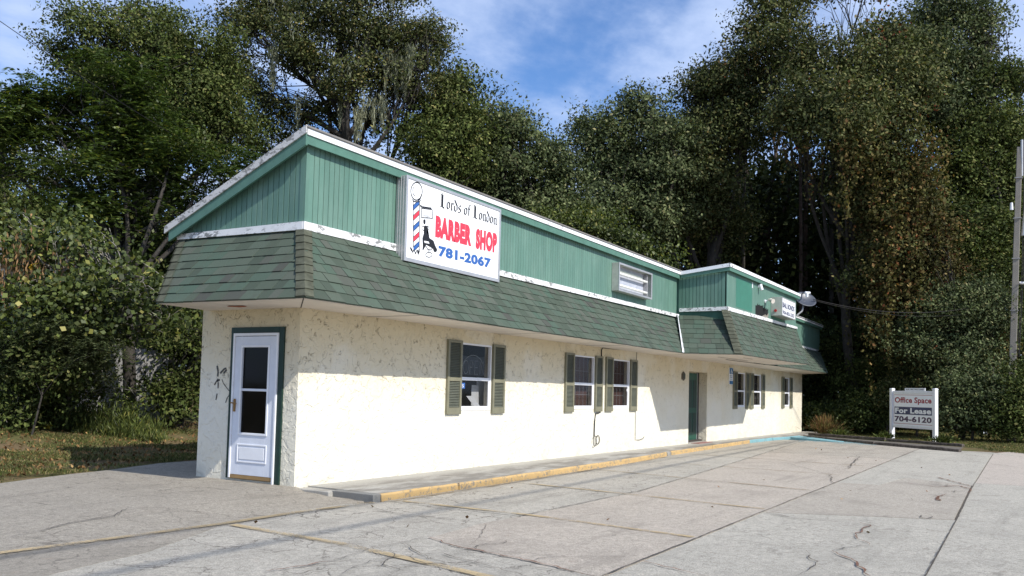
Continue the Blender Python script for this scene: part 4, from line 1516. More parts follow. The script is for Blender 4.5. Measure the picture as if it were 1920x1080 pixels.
def make_shutter(x0, x1, fine, z0=0.955, z1=2.235):
    m = MB()
    st = 0.055
    y0, y1 = -0.046, -0.004
    m.box(x0, x0 + st, y0, y1, z0, z1).box(x1 - st, x1, y0, y1, z0, z1)
    zm = z0 + 0.60
    rails = ((z0, z0 + 0.115), (zm - 0.032, zm + 0.032), (z1 - 0.05, z1))
    for a, b in rails:
        m.box(x0 + st, x1 - st, y0, y1, a, b)
    m.v = m.v
    sh = m.build('shutter', M['shutter'], B, bevel=0.003)
    MB().box(x0 + st, x1 - st, y1 - 0.006, y1 - .001, z0 + .115, z1 - .05).build('back_panel', M['slat_back'], sh)
    pitch = 0.0275 if fine else 0.034
    allm = MB()
    wv_ = x1 - x0 - 2 * st
    sm_ = MB()
    sm_.hexa([(0, -0.040, 0.0), (wv_, -0.040, 0.0), (wv_, -0.036, -0.004), (0, -0.036, -0.004)],
             [(0, -0.014, 0.020), (wv_, -0.014, 0.020), (wv_, -0.010, 0.016), (0, -0.010, 0.016)])
    sme = sm_.mesh('slat', M['slat'])
    for a, b in ((z0 + 0.118, zm - 0.036), (zm + 0.034, z1 - 0.054)):
        n = int((b - a) / pitch)
        for i in range(n):
            z = a + 0.006 + i * (b - a) / n
            if fine:
                place('slat', sme, sh, (x0 + st, 0, z))
            else:
                allm.hexa([(x0 + st, -0.040, z), (x1 - st, -0.040, z), (x1 - st, -0.036, z - .004), (x0 + st, -0.036, z - .004)],
                          [(x0 + st, -0.014, z + .024), (x1 - st, -0.014, z + .024), (x1 - st, -0.010, z + .02), (x0 + st, -0.010, z + .02)])
    if not fine:
        allm.build('slats', M['slat'], sh)['kind'] = 'stuff'
    return sh


styles = ['open', 'grid', 'grid', 'dark', 'dark', 'dark']
wins = [make_window(a, b, s) for (a, b), s in zip(WIN, styles)]
SH = [(3.51, 3.945), (4.985, 5.42), (7.95, 8.375), (9.475, 9.87), (10.06, 10.47), (11.545, 11.98),
      (20.51, 20.98), (22.05, 22.48), (22.62, 23.06), (24.22, 24.66), (27.37, 27.80), (28.82, 29.25)]
for i, (a, b) in enumerate(SH):
    make_shutter(a, b, i < 6)

# things in the first window
neon = thing('neon_sign', (4.45, 0.10, 1.62), 'unlit neon OPEN sign with an arched tube inside the nearest window', 'neon sign')
nt_ = MB()
X0, Y0 = 4.09, 0.085


def seg(pts, r=0.006):
    nt_.tube([(X0 + p[0], Y0, 1.645 + p[1]) for p in pts], r, 6)


seg([(0.04 + 0.36 * (1 - math.cos(t)), 0.10 + 0.26 * math.sin(t)) for t in [i * math.pi / 14 for i in range(1, 13)]])
seg([(0.16 + 0.085 * math.cos(t), 0.14 + 0.12 * math.sin(t)) for t in [i * math.pi / 8 for i in range(17)]])
seg([(0.29, 0.02), (0.29, 0.26), (0.36, 0.26), (0.39, 0.20), (0.36, 0.14), (0.29, 0.14)])
seg([(0.56, 0.02), (0.45, 0.02), (0.45, 0.26), (0.56, 0.26)]); seg([(0.45, 0.14), (0.54, 0.14)])
seg([(0.62, 0.02), (0.62, 0.26), (0.75, 0.02), (0.75, 0.26)])
nt_.build('tube', M['neon'], neon)
MB().box(4.0, 4.86, 0.092, 0.097, 1.64, 1.98).build('backing_board', plain('smoked_acrylic', (.02, .022, .024), .3), neon)
st_ = MB().box(3.995, 4.12, 0.008, 0.0165, 1.40, 1.50).build('sticker', M['blue'])
tag(st_, 'small blue square sticker in the upper left corner of the nearest lower pane', 'sticker')
text_obj('S', M['signwhite'], st_, (4.03, 0.0065, 1.42), (1, 0, 0), (0, 0, 1), 0.05, 0.055)
p1_ = MB().slab([(4.66, 0.22, 1.08), (4.92, 0.22, 1.08), (4.93, 0.24, 1.47), (4.70, 0.24, 1.47)], (0, .004, 0)).build('paper_sheet', M['paper'])
tag(p1_, 'upright white paper sheet standing behind the lower pane of the nearest window', 'paper')
p2_ = MB().slab([(4.58, 0.10, 1.085), (4.78, 0.10, 1.085), (4.56, 0.12, 1.27), (4.34, 0.12, 1.27)], (0, .004, 0)).build('paper_sheet', M['paper'])
tag(p2_, 'small tilted white card leaning low in the nearest window', 'card')
p3_ = MB().slab([(4.95, 0.30, 1.06), (5.25, 0.30, 1.06), (5.25, 0.30, 1.62), (4.97, 0.30, 1.62)], (0, .01, 0)).build('white_board', M['paper'])
tag(p3_, 'tall pale board standing at the right inside the nearest window', 'board')
lk = MB().box(11.40, 11.46, 0.002, 0.017, 1.44, 1.50).build('window_alarm', M['white'])
tag(lk, 'tiny white alarm box on the glass of the third window from the near end', 'alarm')

# ------------------------------------------------------------------ big barber sign
S = thing('shop_sign', (3.37, -0.11, 3.36), 'large white illuminated box sign reading Lords of London Barber Shop with barber pole picture', 'sign')
sx0, sx1, sz0, sz1, syf = 1.96, 4.80, 3.355, 4.70, -0.22
bx = MB()
bx.box(sx0, sx1, syf + 0.012, -0.03, sz0 + 0.002, sz1 - .002)
bx.build('cabinet', M['alu'], S, bevel=0.006)
fm = MB()
w_ = 0.045
for q in ((sx0 - .004, sx0 + w_, sz0, sz1), (sx1 - w_, sx1 + .004, sz0, sz1), (sx0 + w_, sx1 - w_, sz0, sz0 + 0.06), (sx0 + w_, sx1 - w_, sz1 - w_, sz1)):
    fm.box(q[0], q[1], syf - 0.012, syf + 0.011, q[2], q[3])
fm.build('frame', M['alu'], S, bevel=0.003)
rb = MB()
for yy in (-0.17, -0.12, -0.075):
    rb.box(sx0 - 0.007, sx0 - 0.0005, yy - .004, yy + .004, sz0 + .01, sz1 - .01)
rb.build('cabinet_rib', M['alu'], S)
fx0, fx1, fz0, fz1 = sx0 + w_, sx1 - w_, sz0 + 0.06, sz1 - w_
FW, FH = fx1 - fx0, fz1 - fz0
face = MB().box(fx0, fx1, syf + 0.001, syf + 0.010, fz0, fz1).build('face', M['signwhite'], S)
# helper: position on the sign face in photo pixels -> u, v in metres (bilinear through the known corners of the face)
def sp_uv(cx, cy):
    p = wall_at(720 + cx / 4.696, 310 + cy / 4.696, syf)
    return p.x, p.z


def flat(poly, mat, lay=1, name='picture_piece', px=True):
    pts = []
    for a in poly:
        u = sp_uv(*a) if px else a
        pts.append((u[0], syf - 0.001 * lay - 0.0008, u[1]))
    # triangulate concave shapes
    bm = bmesh.new()
    vs = [bm.verts.new(p) for p in pts]
    try:
        f_ = bm.faces.new(vs)
        bmesh.ops.triangulate(bm, faces=[f_])
    except ValueError:
        pass
    me = bpy.data.meshes.new(name)
    bm.to_mesh(me); bm.free()
    me.materials.append(mat)
    o = bpy.data.objects.new(name, me)
    return link(o, face)


def fline(pts, w, mat=None, lay=2, name='picture_line'):
    m = MB()
    P_ = [Vector(sp_uv(*p)) for p in pts]
    for a, b in zip(P_[:-1], P_[1:]):
        d = (b - a)
        if d.length < 1e-5: continue
        nn = Vector((-d.y, d.x)).normalized() * w * .85
        e_ = d.normalized() * w * .25
        q = [a - nn - e_, b - nn + e_, b + nn + e_, a + nn - e_]
        m.poly([(p.x, syf - 0.001 * lay - 0.0008, p.y) for p in q])
    me = m.mesh(name, mat or M['black'])
    o = bpy.data.objects.new(name, me)
    return link(o, face)


# globe of the pole
ci = [(286 + 50 * math.cos(t), 228 + 78 * math.sin(t) + 0.0 * math.cos(t)) for t in [i * 2 * math.pi / 28 for i in range(29)]]
fline(ci, 0.010)
fline([(262, 190), (252, 215), (258, 255), (275, 275)], 0.006)
flat([(292, 300), (315, 285), (335, 240), (330, 275), (318, 305), (300, 310)], M['black'])
fline([(250, 300), (262, 318), (310, 322), (322, 308)], 0.010)
fline([(256, 318), (258, 720)], 0.008); fline([(312, 325), (310, 745)], 0.008)
stripes = [(('blue'), 325, 355), ('white', 0, 0), ('red', 415, 450), ('blue', 510, 545), ('red', 605, 640), ('blue', 690, 725)]
for c, a, b in stripes:
    if c == 'white': continue
    flat([(259, a + 25), (309, a - 22), (309, a + 20), (259, a + 68)], M[c])
    fline([(259, a + 25), (309, a - 22)], 0.006, lay=3); fline([(259, a + 68), (309, a + 20)], 0.006, lay=3)
flat([(222, 712), (248, 735), (252, 765), (238, 752)], M['black']); flat([(262, 730), (272, 760), (285, 790), (272, 775)], M['black'])
flat([(300, 735), (292, 765), (302, 792), (309, 760)], M['black']); fline([(246, 770), (262, 742), (278, 775), (290, 745), (304, 778), (318, 742)], 0.009)
# hanging barber board
flat([(318, 345), (330, 350), (330, 358), (418, 372), (418, 384), (330, 372), (318, 362)], M['black'])
fline([(330, 378), (424, 390), (428, 466), (330, 460), (330, 378)], 0.008)
o1 = sp_uv(344, 447)
text_obj('BARBER', M['greyink'], face, (o1[0], syf - .003, o1[1]), (1, 0, 0.0), (0, 0, 1), 0.185, 0.042, 0.0)
# person in barber chair
flat([(346, 480), (358, 473), (366, 486), (364, 515), (352, 520), (346, 505)], M['black'])
flat([(352, 535), (366, 528), (384, 540), (386, 575), (376, 590), (400, 640), (436, 664), (452, 710), (470, 745), (458, 765), (440, 762), (430, 735), (404, 718), (372, 700), (344, 750), (338, 740), (345, 690), (338, 640), (350, 600), (362, 580)], M['black'])
fline([(330, 545), (345, 535), (362, 548), (352, 575), (336, 565)], 0.006)
fline([(378, 530), (396, 545), (392, 570)], 0.005)
flat([(352, 664), (392, 672), (398, 690), (356, 682)], M['signwhite'], 3)
fline([(368, 710), (385, 740), (415, 745), (424, 728)], 0.008); fline([(395, 745), (395, 768)], 0.008)
fline([(395 + 28 * math.cos(t), 787 + 22 * math.sin(t)) for t in [i * 2 * math.pi / 16 for i in range(17)]], 0.007)
# lettering
def sign_text(body, mat, corners, bold, name='lettering'):
    """corners: lower-left and lower-right and top-left in the zoomed photo, all on the face"""
    ll, lr, tl = (sp_uv(*c) for c in corners)
    wd = lr[0] - ll[0]
    ht = tl[1] - ll[1]
    return text_obj(body, mat, face, (ll[0], syf - 0.0026, ll[1]), (1, 0, (lr[1] - ll[1]) / wd), (0, 0, 1), wd, ht, bold, name, space=1.0 + bold * 1.6)


sign_text('BARBER', M['red'], ((450, 630), (768, 714), (455, 438)), 0.075)
sign_text('SHOP', M['red'], ((805, 735), (992, 775), (808, 552)), 0.075)
sign_text('781-2067', M['blue'], ((478, 800), (940, 908), (484, 704)), 0.055)

# blackletter line, written with a broad nib
NIB = 0.20
GL = {
    'L': (1.30, [[(0.40, 1.80), (0.40, 0.10)], [(0.58, 1.65), (0.58, 0.15)], [(0.08, 1.50), (0.40, 1.78)], [(0.10, 0.02), (0.5, 0.12), (0.90, -0.05), (1.15, 0.12)]]),
    'o': (0.78, [[(0.33, 1.0), (0.12, 0.8), (0.12, 0.22), (0.34, 0.0)], [(0.33, 1.0), (0.58, 0.8), (0.58, 0.22), (0.34, 0.0)]]),
    'r': (0.66, [[(0.05, 0.88), (0.2, 0.95), (0.2, 0.12), (0.32, 0.0)], [(0.22, 0.75), (0.42, 1.0), (0.56, 0.85)]]),
    'd': (0.80, [[(0.36, 0.95), (0.12, 0.75), (0.12, 0.22), (0.34, 0.0), (0.60, 0.22), (0.60, 0.85), (0.12, 1.50)]]),
    's': (0.68, [[(0.55, 0.9), (0.36, 1.02), (0.14, 0.82), (0.16, 0.62), (0.50, 0.42), (0.52, 0.18), (0.32, 0.0), (0.08, 0.10)]]),
    'f': (0.52, [[(0.52, 1.45), (0.34, 1.5), (0.22, 1.3), (0.22, 0.12), (0.10, -0.05)], [(0.02, 0.95), (0.48, 0.95)]]),
    'n': (0.84, [[(0.04, 0.88), (0.17, 0.95), (0.17, 0.12), (0.28, 0.0)], [(0.2, 0.78), (0.45, 1.0), (0.60, 0.85), (0.60, 0.12), (0.74, 0.02)]]),
}


def nib_text(body, p_ll, p_lr, xh):
    a, b = Vector(sp_uv(*p_ll)), Vector(sp_uv(*p_lr))
    tot = sum(0.5 if c == ' ' else GL[c][0] for c in body)
    k = (b - a).length / tot
    d = (b - a).normalized()
    m = MB()
    x = 0.0
    nv_ = Vector((0.5, 0.42)) * NIB
    for c in body:
        if c == ' ':
            x += 0.5
            continue
        w, strokes = GL[c]
        for s_ in strokes:
            for p, q in zip(s_[:-1], s_[1:]):
                P0 = Vector(((x + p[0]) * k, p[1] * xh)); P1 = Vector(((x + q[0]) * k, q[1] * xh))
                nn = Vector((nv_.x * k, nv_.y * xh * 0.8))
                quad = [P0 - nn, P0 + nn, P1 + nn, P1 - nn]
                m.poly([(a.x + u.x * d.x, syf - 0.0026, a.y + u.y + u.x * d.y) for u in quad])
        x += w
    me = m.mesh('lettering', M['black'])
    o = bpy.data.objects.new('lettering', me)
    return link(o, face)


xh_ = abs(sp_uv(560, 310)[1] - sp_uv(560, 378)[1])
nib_text('Lords of London', (488, 362), (995, 528), xh_)

# ------------------------------------------------------------------ empty light box on the parapet
V = thing('empty_sign_box', (11.4, -0.08, 3.8), 'small aluminium sign box without its face, two bare white lamp tubes inside', 'sign box')
vx0, vx1, vz0, vz1, vyf = 10.30, 12.45, 3.83, 4.50, -0.20
vm = MB()
t = 0.03
vm.box(vx0, vx0 + t, vyf, -0.02, vz0, vz1).box(vx1 - t, vx1, vyf, -0.02, vz0, vz1)
vm.box(vx0 + t, vx1 - t, vyf, -0.02, vz0, vz0 + t).box(vx0 + t, vx1 - t, vyf, -0.02, vz1 - t, vz1)
vm.build('cabinet', M['grey_metal'], V, bevel=0.004)
fm = MB()
for q in ((vx0 - .004, vx0 + .05, vz0 - .004, vz1 + .004), (vx1 - .06, vx1 + .004, vz0 - .004, vz1 + .004), (vx0 + .05, vx1 - .06, vz0 - .004, vz0 + .04), (vx0 + .05, vx1 - .06, vz1 - .04, vz1 + .004)):
    fm.box(q[0], q[1], vyf - .01, vyf - .001, q[2], q[3])
fm.build('frame', M['alu'], V, bevel=0.002)
MB().box(vx0 + t + .001, vx1 - t - .001, -0.034, -0.022, vz0 + t + .001, vz1 - t - .001).build('back_plate', plain('box_interior', (0.42, 0.44, 0.50), 0.4), V)
MB().box(vx0 + t + .002, vx1 - .35, -0.075, -0.036, vz1 - .21, vz1 - .12).build('ballast', M['grey_metal'], V, bevel=0.004)
for zz in (vz1 - .24, vz0 + .15):
    MB().tube([(vx0 + .05, -0.13, zz), (vx1 - .20, -0.13, zz)], 0.030, 12).build('lamp_tube', M['tube'], V, smooth=False)
MB().box(vx1 - .20, vx1 - .17, -0.15, -0.036, vz0 + .05, vz1 - .05).build('lamp_holder', M['muntin'], V)

# ------------------------------------------------------------------ bail bonds sign
Q = thing('bail_sign', (20.7, -1.62, 4.0), 'small white box sign reading BAIL BONDS on the projecting bay', 'sign')
qx0, qx1, qz0, qz1, qyf = 19.72, 21.62, 4.02, 4.62, -1.80
MB().box(qx0, qx1, qyf + .004, -1.447, qz0, qz1).build('cabinet', M['grey_metal'], Q, bevel=0.006)
qf = MB().box(qx0 + .03, qx1 - .03, qyf - .004, qyf + .003, qz0 + .03, qz1 - .03).build('face', M['signwhite'], Q)
fr_ = MB()
for q in ((qx0, qx0 + .028, qz0, qz1), (qx1 - .028, qx1, qz0, qz1), (qx0 + .028, qx1 - .028, qz0, qz0 + .028), (qx0 + .028, qx1 - .028, qz1 - .028, qz1)):
    fr_.box(q[0], q[1], qyf - .009, qyf + .003, q[2], q[3])
fr_.build('frame', M['alu'], Q)
for txt, x0_, wd, z_, ht, bo, mt in (('WHAT CAN I SAY', 19.85, 0.95, 4.50, .05, 0, 'greyink'), ('BAIL BONDS', 19.80, 1.66, 4.29, .17, .04, 'navy'), ('24 HOURS SERVICE', 20.1, 1.1, 4.235, .04, 0, 'greyink'), ('904-805-3303', 19.82, 1.62, 4.075, .125, .03, 'navy')):
    text_obj(txt, M[mt], qf, (x0_, qyf - .0055, z_), (1, 0, 0), (0, 0, 1), wd, ht, bo)
for cx_ in (21.05, 21.30):
    MB().poly([(cx_ + 0.1 * math.cos(a_), qyf - .0055, 4.47 + .06 * math.sin(a_)) for a_ in (0.2, 1.2, 2.0, 2.9, 2.2, 1.3)]).build('picture_piece', M['navy'], qf)
MB().tube([(qx0 - .002, -1.60, 4.18), (qx0 - .03, -1.60, 4.18)], 0.045, 12).build('red_marker', M['redglass'], Q)
# darker green strip on the boards under it
MB().box(19.80, 21.2, -1.4475, -1.4456, 3.93, 4.03).build('darker_green_patch', M['patch'], B)

# lamps on the bay
def wall_lamp(px, py, label, head):
    p = wall_at(px, py, -1.45)
    L_ = thing('flood_lamp', (p.x, -1.45, p.z), label, 'lamp', 'lamps on the projecting bay')
    MB().tube([(p.x, -1.446, p.z), (p.x, -1.48, p.z)], 0.055, 12).build('mounting_plate', M['white'], L_)
    MB().tube([(p.x, -1.48, p.z), (p.x + .03, -1.56, p.z + .05)], 0.018, 8).build('arm', M['white'], L_)
    if head:
        MB().tube([(p.x + .03, -1.56, p.z + .05), (p.x - .05, -1.64, p.z + .02), (p.x - .12, -1.74, p.z - .02)], [0.035, 0.05, 0.075], 12).build('lamp_head', M['soffit'], L_)
        MB().tube([(p.x + .05, -1.56, p.z + .05), (p.x + .14, -1.62, p.z + .06)], [0.03, 0.045], 10).build('lamp_head', M['soffit'], L_)
        MB().tube([(p.x, -1.455, p.z - .02), (p.x - .02, -1.47, p.z - .3)], 0.007, 5).build('lead', M['cable'], L_)
    else:
        MB().tube([(p.x, -1.50, p.z + .06), (p.x, -1.56, p.z - .12)], [0.05, 0.055], 10).build('lamp_head', M['white'], L_)


wall_lamp(1422, 537, 'small white lamp high on the bay beside the darker green patch', False)
wall_lamp(1434, 565, 'twin-headed flood lamp above the broken hole in the boards', True)
for pxx in ((1411, 535),):
    p = wall_at(*pxx, y=-1.451)
    MB().box(p.x - .04, p.x + .04, -1.4515, -1.4458, p.z - .08, p.z + .09).build('bare_spot', M['paper'], B)

# satellite dish
dp = at(1508, 564, 32.6)
D = thing('satellite_dish', wall_at(1493, 592, -1.3), 'grey satellite dish on a bent mast at the far end of the bay roof', 'satellite dish')
dm = MB()
right = Vector(R[:, 0]); upv = Vector((0, 0, 1))
nrm = (Vector((-0.55, -0.55, 0.62))).normalized()
u_ = nrm.cross(upv).normalized(); v_ = u_.cross(nrm) * -1
rings = []
for i in range(7):
    rr = 0.44 * i / 6
    dep = 0.09 * (i / 6) ** 2
    ring = []
    for k in range(24):
        an = k * 2 * math.pi / 24
        ring.append(len(dm.v))
        dm.v.append(tuple(dp + u_ * math.cos(an) * rr + v_ * math.sin(an) * rr * .85 + nrm * dep))
    rings.append(ring)
for i in range(6):
    for k in range(24):
        dm.f.append((rings[i][k], rings[i][(k + 1) % 24], rings[i + 1][(k + 1) % 24], rings[i + 1][k]))
dobj = dm.build('reflector', M['dish'], D, smooth=True)
so_ = dobj.modifiers.new('solid', 'SOLIDIFY'); so_.thickness = 0.02
mb = wall_at(1493, 592, -1.5)
MB().tube([mb, at(1503, 584, 32.4), at(1505, 580, 32.4), dp - nrm * .02], 0.03, 8).build('mast', M['alu'], D)
fp = at(1513, 549, 31.9)
MB().tube([dp + v_ * -0.36 + nrm * .05, dp - v_ * .1 + nrm * .3, fp], 0.022, 8).build('feed_arm', M['dish'], D)
MB().tube([fp - u_ * .12, fp + u_ * .08], 0.045, 10).build('feed_head', M['white'], D)
MB().tube([fp + Vector((0, 0, -.02)), fp + Vector((0, 0, -.16))], [0.06, 0.045], 10).build('feed_horn', M['white'], D)

# accessible parking sign on wall, hexagonal plaque
A_ = MB().box(20.03, 20.44, -0.03, -0.006, 1.78, 2.34).build('parking_sign', M['signwhite'])
tag(A_, 'narrow blue and white accessible parking sign on the wall left of the fourth window', 'sign')
MB().box(20.04, 20.43, -0.034, -0.0305, 2.13, 2.33).build('panel', M['signblue'], A_)
MB().box(20.04, 20.43, -0.034, -0.0305, 1.79, 1.90).build('panel', M['signblue'], A_)
hp = MB()
hp.tube([(20.22, -.0365, 2.29), (20.22, -.0365, 2.22), (20.29, -.0365, 2.215), (20.33, -.0365, 2.16)], 0.009, 5)
hp.tube([(20.22 + .05 * math.cos(t_), -.0365, 2.195 + .045 * math.sin(t_)) for t_ in [1.9 + i * .5 for i in range(9)]], 0.007, 5)
hp.build('wheelchair_symbol', M['signwhite'], A_)
text_obj('PARKING BY', M['signblue'], A_, (20.06, -.0312, 2.05), (1, 0, 0), (0, 0, 1), .34, .045, 0.01)
text_obj('PERMIT', M['signblue'], A_, (20.06, -.0312, 1.99), (1, 0, 0), (0, 0, 1), .34, .045, 0.01)
text_obj('ONLY', M['signblue'], A_, (20.08, -.0312, 1.925), (1, 0, 0), (0, 0, 1), .30, .045, 0.01)
hx = [(15.5 + .15 * math.cos(i * math.pi / 3 + math.pi / 6), -0.004, 1.93 + .13 * math.sin(i * math.pi / 3 + math.pi / 6)) for i in range(6)]
pq = MB().slab(hx, (0, -0.03, 0)).build('wall_plaque', M['plaque'])
tag(pq, 'small brown six-sided plaque on the wall left of the green door', 'plaque')
hx = [(15.5 + .10 * math.cos(i * math.pi / 3 + math.pi / 6), -0.035, 1.93 + .085 * math.sin(i * math.pi / 3 + math.pi / 6)) for i in range(6)]
MB().slab(hx, (0, -0.008, 0)).build('raised_centre', M['slat_back'], pq)

# cables on the wall
cb = MB()
def wp(px, py, y=-0.02): return wall_at(px, py, y)
cb.tube([wp(1280, 662), wp(1230, 661), wp(1180, 657), wp(1130, 652), wp(1128, 656), wp(1128, 680), wp(1127, 735), wp(1127, 764), wp(1124, 774), wp(1117, 775), wp(1115, 790), wp(1114, 818)], 0.013, 6)
cc = wp(1117, 825)
cb.tube([(cc.x + .10 + .10 * math.cos(t_), -0.025, cc.z + .10 * math.sin(t_)) for t_ in [i * .45 for i in range(15)]], 0.009, 6)
cb.tube([(cc.x - .10 + .08 * math.cos(t_), -0.045, cc.z - .02 + .12 * math.sin(t_)) for t_ in [i * .45 for i in range(15)]], 0.009, 6)
tag(cb.build('hanging_cable', M['cable']), 'black cable hanging between the second and third windows and ending in a loose coil', 'cable')
c2 = MB()
c2.tube([wp(1194, 660), wp(1193, 700), wp(1192, 760), wp(1191, 824), wp(1198, 825), wp(1206, 822), wp(1208, 818)], 0.006, 5)
tag(c2.build('thin_wire', M['cable']), 'thin wire running down right of the third window and hooking forward near the ground', 'wire')

# ------------------------------------------------------------------ lease sign
pa, pb = G(1673.5, 824), G(1751, 831)
LS = thing('lease_sign', (pa + pb) / 2, 'white two-post sign reading Office Space For Lease on the grass behind the timbers', 'sign')
ua = (pb - pa); ua.z = 0
SWD = ua.length; ua.normalize()
na_ = Vector((ua.y, -ua.x, 0))
zs = min(pa.z, pb.z)
def LP(u, nn, z): return pa + ua * u + na_ * nn + Vector((0, 0, z + (zs - pa.z)))
def lbox(u0, u1, n0, n1, z0, z1): return MB().hexa([LP(u0, n0, z0), LP(u1, n0, z0), LP(u1, n1, z0), LP(u0, n1, z0)], [LP(u0, n0, z1), LP(u1, n0, z1), LP(u1, n1, z1), LP(u0, n1, z1)])
PWD = 0.10
for u0 in (-PWD, SWD):
    lbox(u0, u0 + PWD * 1.5, -0.07, 0.07, -0.2, 2.02).build('post', M['postwhite'], LS, bevel=0.006)
    a_ = LP(u0 + PWD * .75, 0, 2.05)
    q_ = [LP(u0 - .015, -.085, 2.02), LP(u0 + PWD * 1.5 + .015, -.085, 2.02), LP(u0 + PWD * 1.5 + .015, .085, 2.02), LP(u0 - .015, .085, 2.02)]
    MB().hexa(q_, [v__ + (a_ - v__) * .35 + Vector((0, 0, .03)) for v__ in q_]).build('post_cap', M['postwhite'], LS)
uu0, uu1 = PWD * .5 + .002, SWD - .002
lbox(uu0, uu1, -0.03, 0.03, 0.50, 0.60).build('rail', M['postwhite'], LS, bevel=0.004)
lbox(uu0, uu1, -0.03, 0.03, 1.86, 1.96).build('rail', M['postwhite'], LS, bevel=0.004)
pan = lbox(uu0, uu1, 0.0, 0.012, 0.602, 1.858).build('panel', M['signwhite'], LS)
W2 = uu1 - uu0
bd = MB()
for q in ((uu0 + .04, uu1 - .04, .66, .675), (uu0 + .04, uu1 - .04, 1.79, 1.805), (uu0 + .04, uu0 + .052, .675, 1.79), (uu1 - .052, uu1 - .04, .675, 1.79)):
    b0 = len(bd.v)
    t_ = lbox(q[0], q[1], .0122, .0135, q[2], q[3])
    bd.v += t_.v; bd.f += [tuple(i + b0 for i in f) for f in t_.f]
bd.build('border_line', M['maroon'], pan)
lbox(uu0 + .09, uu1 - .09, .0122, .0135, 1.03, 1.33).build('blue_band', M['navy'], pan)
def ltxt(s, mat, u, z, wd, ht, bold, n=0.0150):
    p = LP(u, n, z)
    text_obj(s, mat, pan, p, tuple(ua), (0, 0, 1), wd, ht, bold, space=1.0 + bold * 1.4)


ltxt('Office Space', M['maroon'], uu0 + .11, 1.42, W2 - .22, 0.29, 0.030)
ltxt('For Lease', M['signwhite'], uu0 + .13, 1.075, W2 - .26, 0.215, 0.038)
ltxt('704-6120', M['plum'], uu0 + .10, 0.74, W2 - .20, 0.225, 0.040)
rd = lbox(uu0 + W2 * .30, uu0 + W2 * .80, -0.01, 0.01, 1.962, 2.07).build('topper_panel', M['signwhite'], LS)
p = LP(uu0 + W2 * .33, .0112, 1.99)
text_obj('ELECTRIC INCLUDED', M['plum'], rd, p, tuple(ua), (0, 0, 1), W2 * .44, .05, .03)

# ------------------------------------------------------------------ landscape timbers
def timber(a, b, zoff, label, w=0.13, hh=0.10):
    a, b = Vector(a), Vector(b)
    d = (b - a).normalized(); s_ = Vector((-d.y, d.x, 0)) * w / 2
    m = MB()
    n = 10
    secs = []
    for i in range(n + 1):
        p = a.lerp(b, i / n)
        jz = random.uniform(-.012, .012); js = random.uniform(-.008, .008)
        sec = [p - s_ * (1 + js), p - s_ * .9 + Vector((0, 0, hh * .8 + jz)), p - s_ * .6 + Vector((0, 0, hh + jz)), p + s_ * .6 + Vector((0, 0, hh + jz)), p + s_ * .95 + Vector((0, 0, hh * .8)), p + s_]
        secs.append([q + Vector((0, 0, zoff)) for q in sec])
    for s__ in secs: m.v += [tuple(q) for q in s__]
    for i in range(n):
        for k in range(6):
            k2 = (k + 1) % 6
            m.f.append((i * 6 + k, i * 6 + k2, (i + 1) * 6 + k2, (i + 1) * 6 + k))
    m.f.append(tuple(range(6))); m.f.append(tuple(n * 6 + k for k in reversed(range(6))))
    o = m.build('landscape_timber', M['timber'])
    tag(o, label, 'timber', 'weathered timbers edging the bed under the lease sign')


timber(G(1508, 821), G(1640, 834), 0.0, 'front weathered timber nearest the building end, beside the blue kerb')
timber(G(1642, 834), G(1800, 848), 0.0, 'front weathered timber under the lease sign, right end of the edging')
timber(G(1512, 817), G(1660, 827), 0.03, 'rear weathered timber behind the dry grass clump')
timber(G(1665, 828), G(1806, 839), 0.02, 'rear weathered timber running past the posts of the lease sign', )
# soil bed between
sheet('soil_bed', [G(1510, 818), G(1640, 828), G(1806, 841), G(1800, 846), G(1640, 833), G(1510, 821)], M['joint'], 0.04, None, kind='structure')

# ------------------------------------------------------------------ utility pole and wires
pb_ = at(1893, 800, 36); pt_ = at(1912, 276, 36)
pb_.z = h(pb_.x, pb_.y) - .3
UP = thing('utility_pole', (pb_.x, pb_.y, h(pb_.x, pb_.y)), 'pale square utility pole leaning slightly at the right edge of the picture', 'pole')
def sqtube(a, b, wa, wb):
    a, b = Vector(a), Vector(b)
    l = []
    for p, w in ((a, wa), (b, wb)):
        l.append([p + Vector((sx * w, sy * w, 0)) for sx, sy in ((-1, -1), (1, -1), (1, 1), (-1, 1))])
    return MB().hexa(l[0], l[1])


sqtube(pb_, pt_, 0.140, 0.100).build('shaft', M['pole'], UP, bevel=0.02)
def pp(py): return pb_.lerp(pt_, (800 - py) / (800 - 276))
right3 = Vector(R[:, 0])
for py, nm in ((560, 'steel_band'), (470, 'steel_band'), (400, 'steel_band'), (330, 'steel_band')):
    p = pp(py)
    sqtube(p - Vector((0, 0, .015)), p + Vector((0, 0, .015)),   .150, .150).build(nm, M['muntin'], UP)
MB().tube([pp(430) + right3 * .3 + Vector((0, 0, .0)), pp(380) + right3 * .38], [0.13, 0.13], 10).build('transformer_can', M['alu'], UP)
MB().tube([at(1916, 330, 35.9), at(1916, 262, 35.9)], 0.05, 8).build('conduit', M['alu'], UP)
MB().tube([pp(385) - right3 * .25, pp(385) - right3 * .25 + Vector((0, 0, .3))], [0.07, 0.05], 8).build('insulator', M['white'], UP)
MB().tube([pp(512) + right3 * .15, pp(512) + right3 * .9], 0.06, 8).build('bracket', M['alu'], UP)
for o_ in (0.2, 0.26):
    MB().tube([pp(640) + right3 * o_, pp(500) + right3 * (o_ + .06), pp(330) + right3 * (o_ + .02)], 0.018, 5).build('riser_cable', M['cable'], UP)


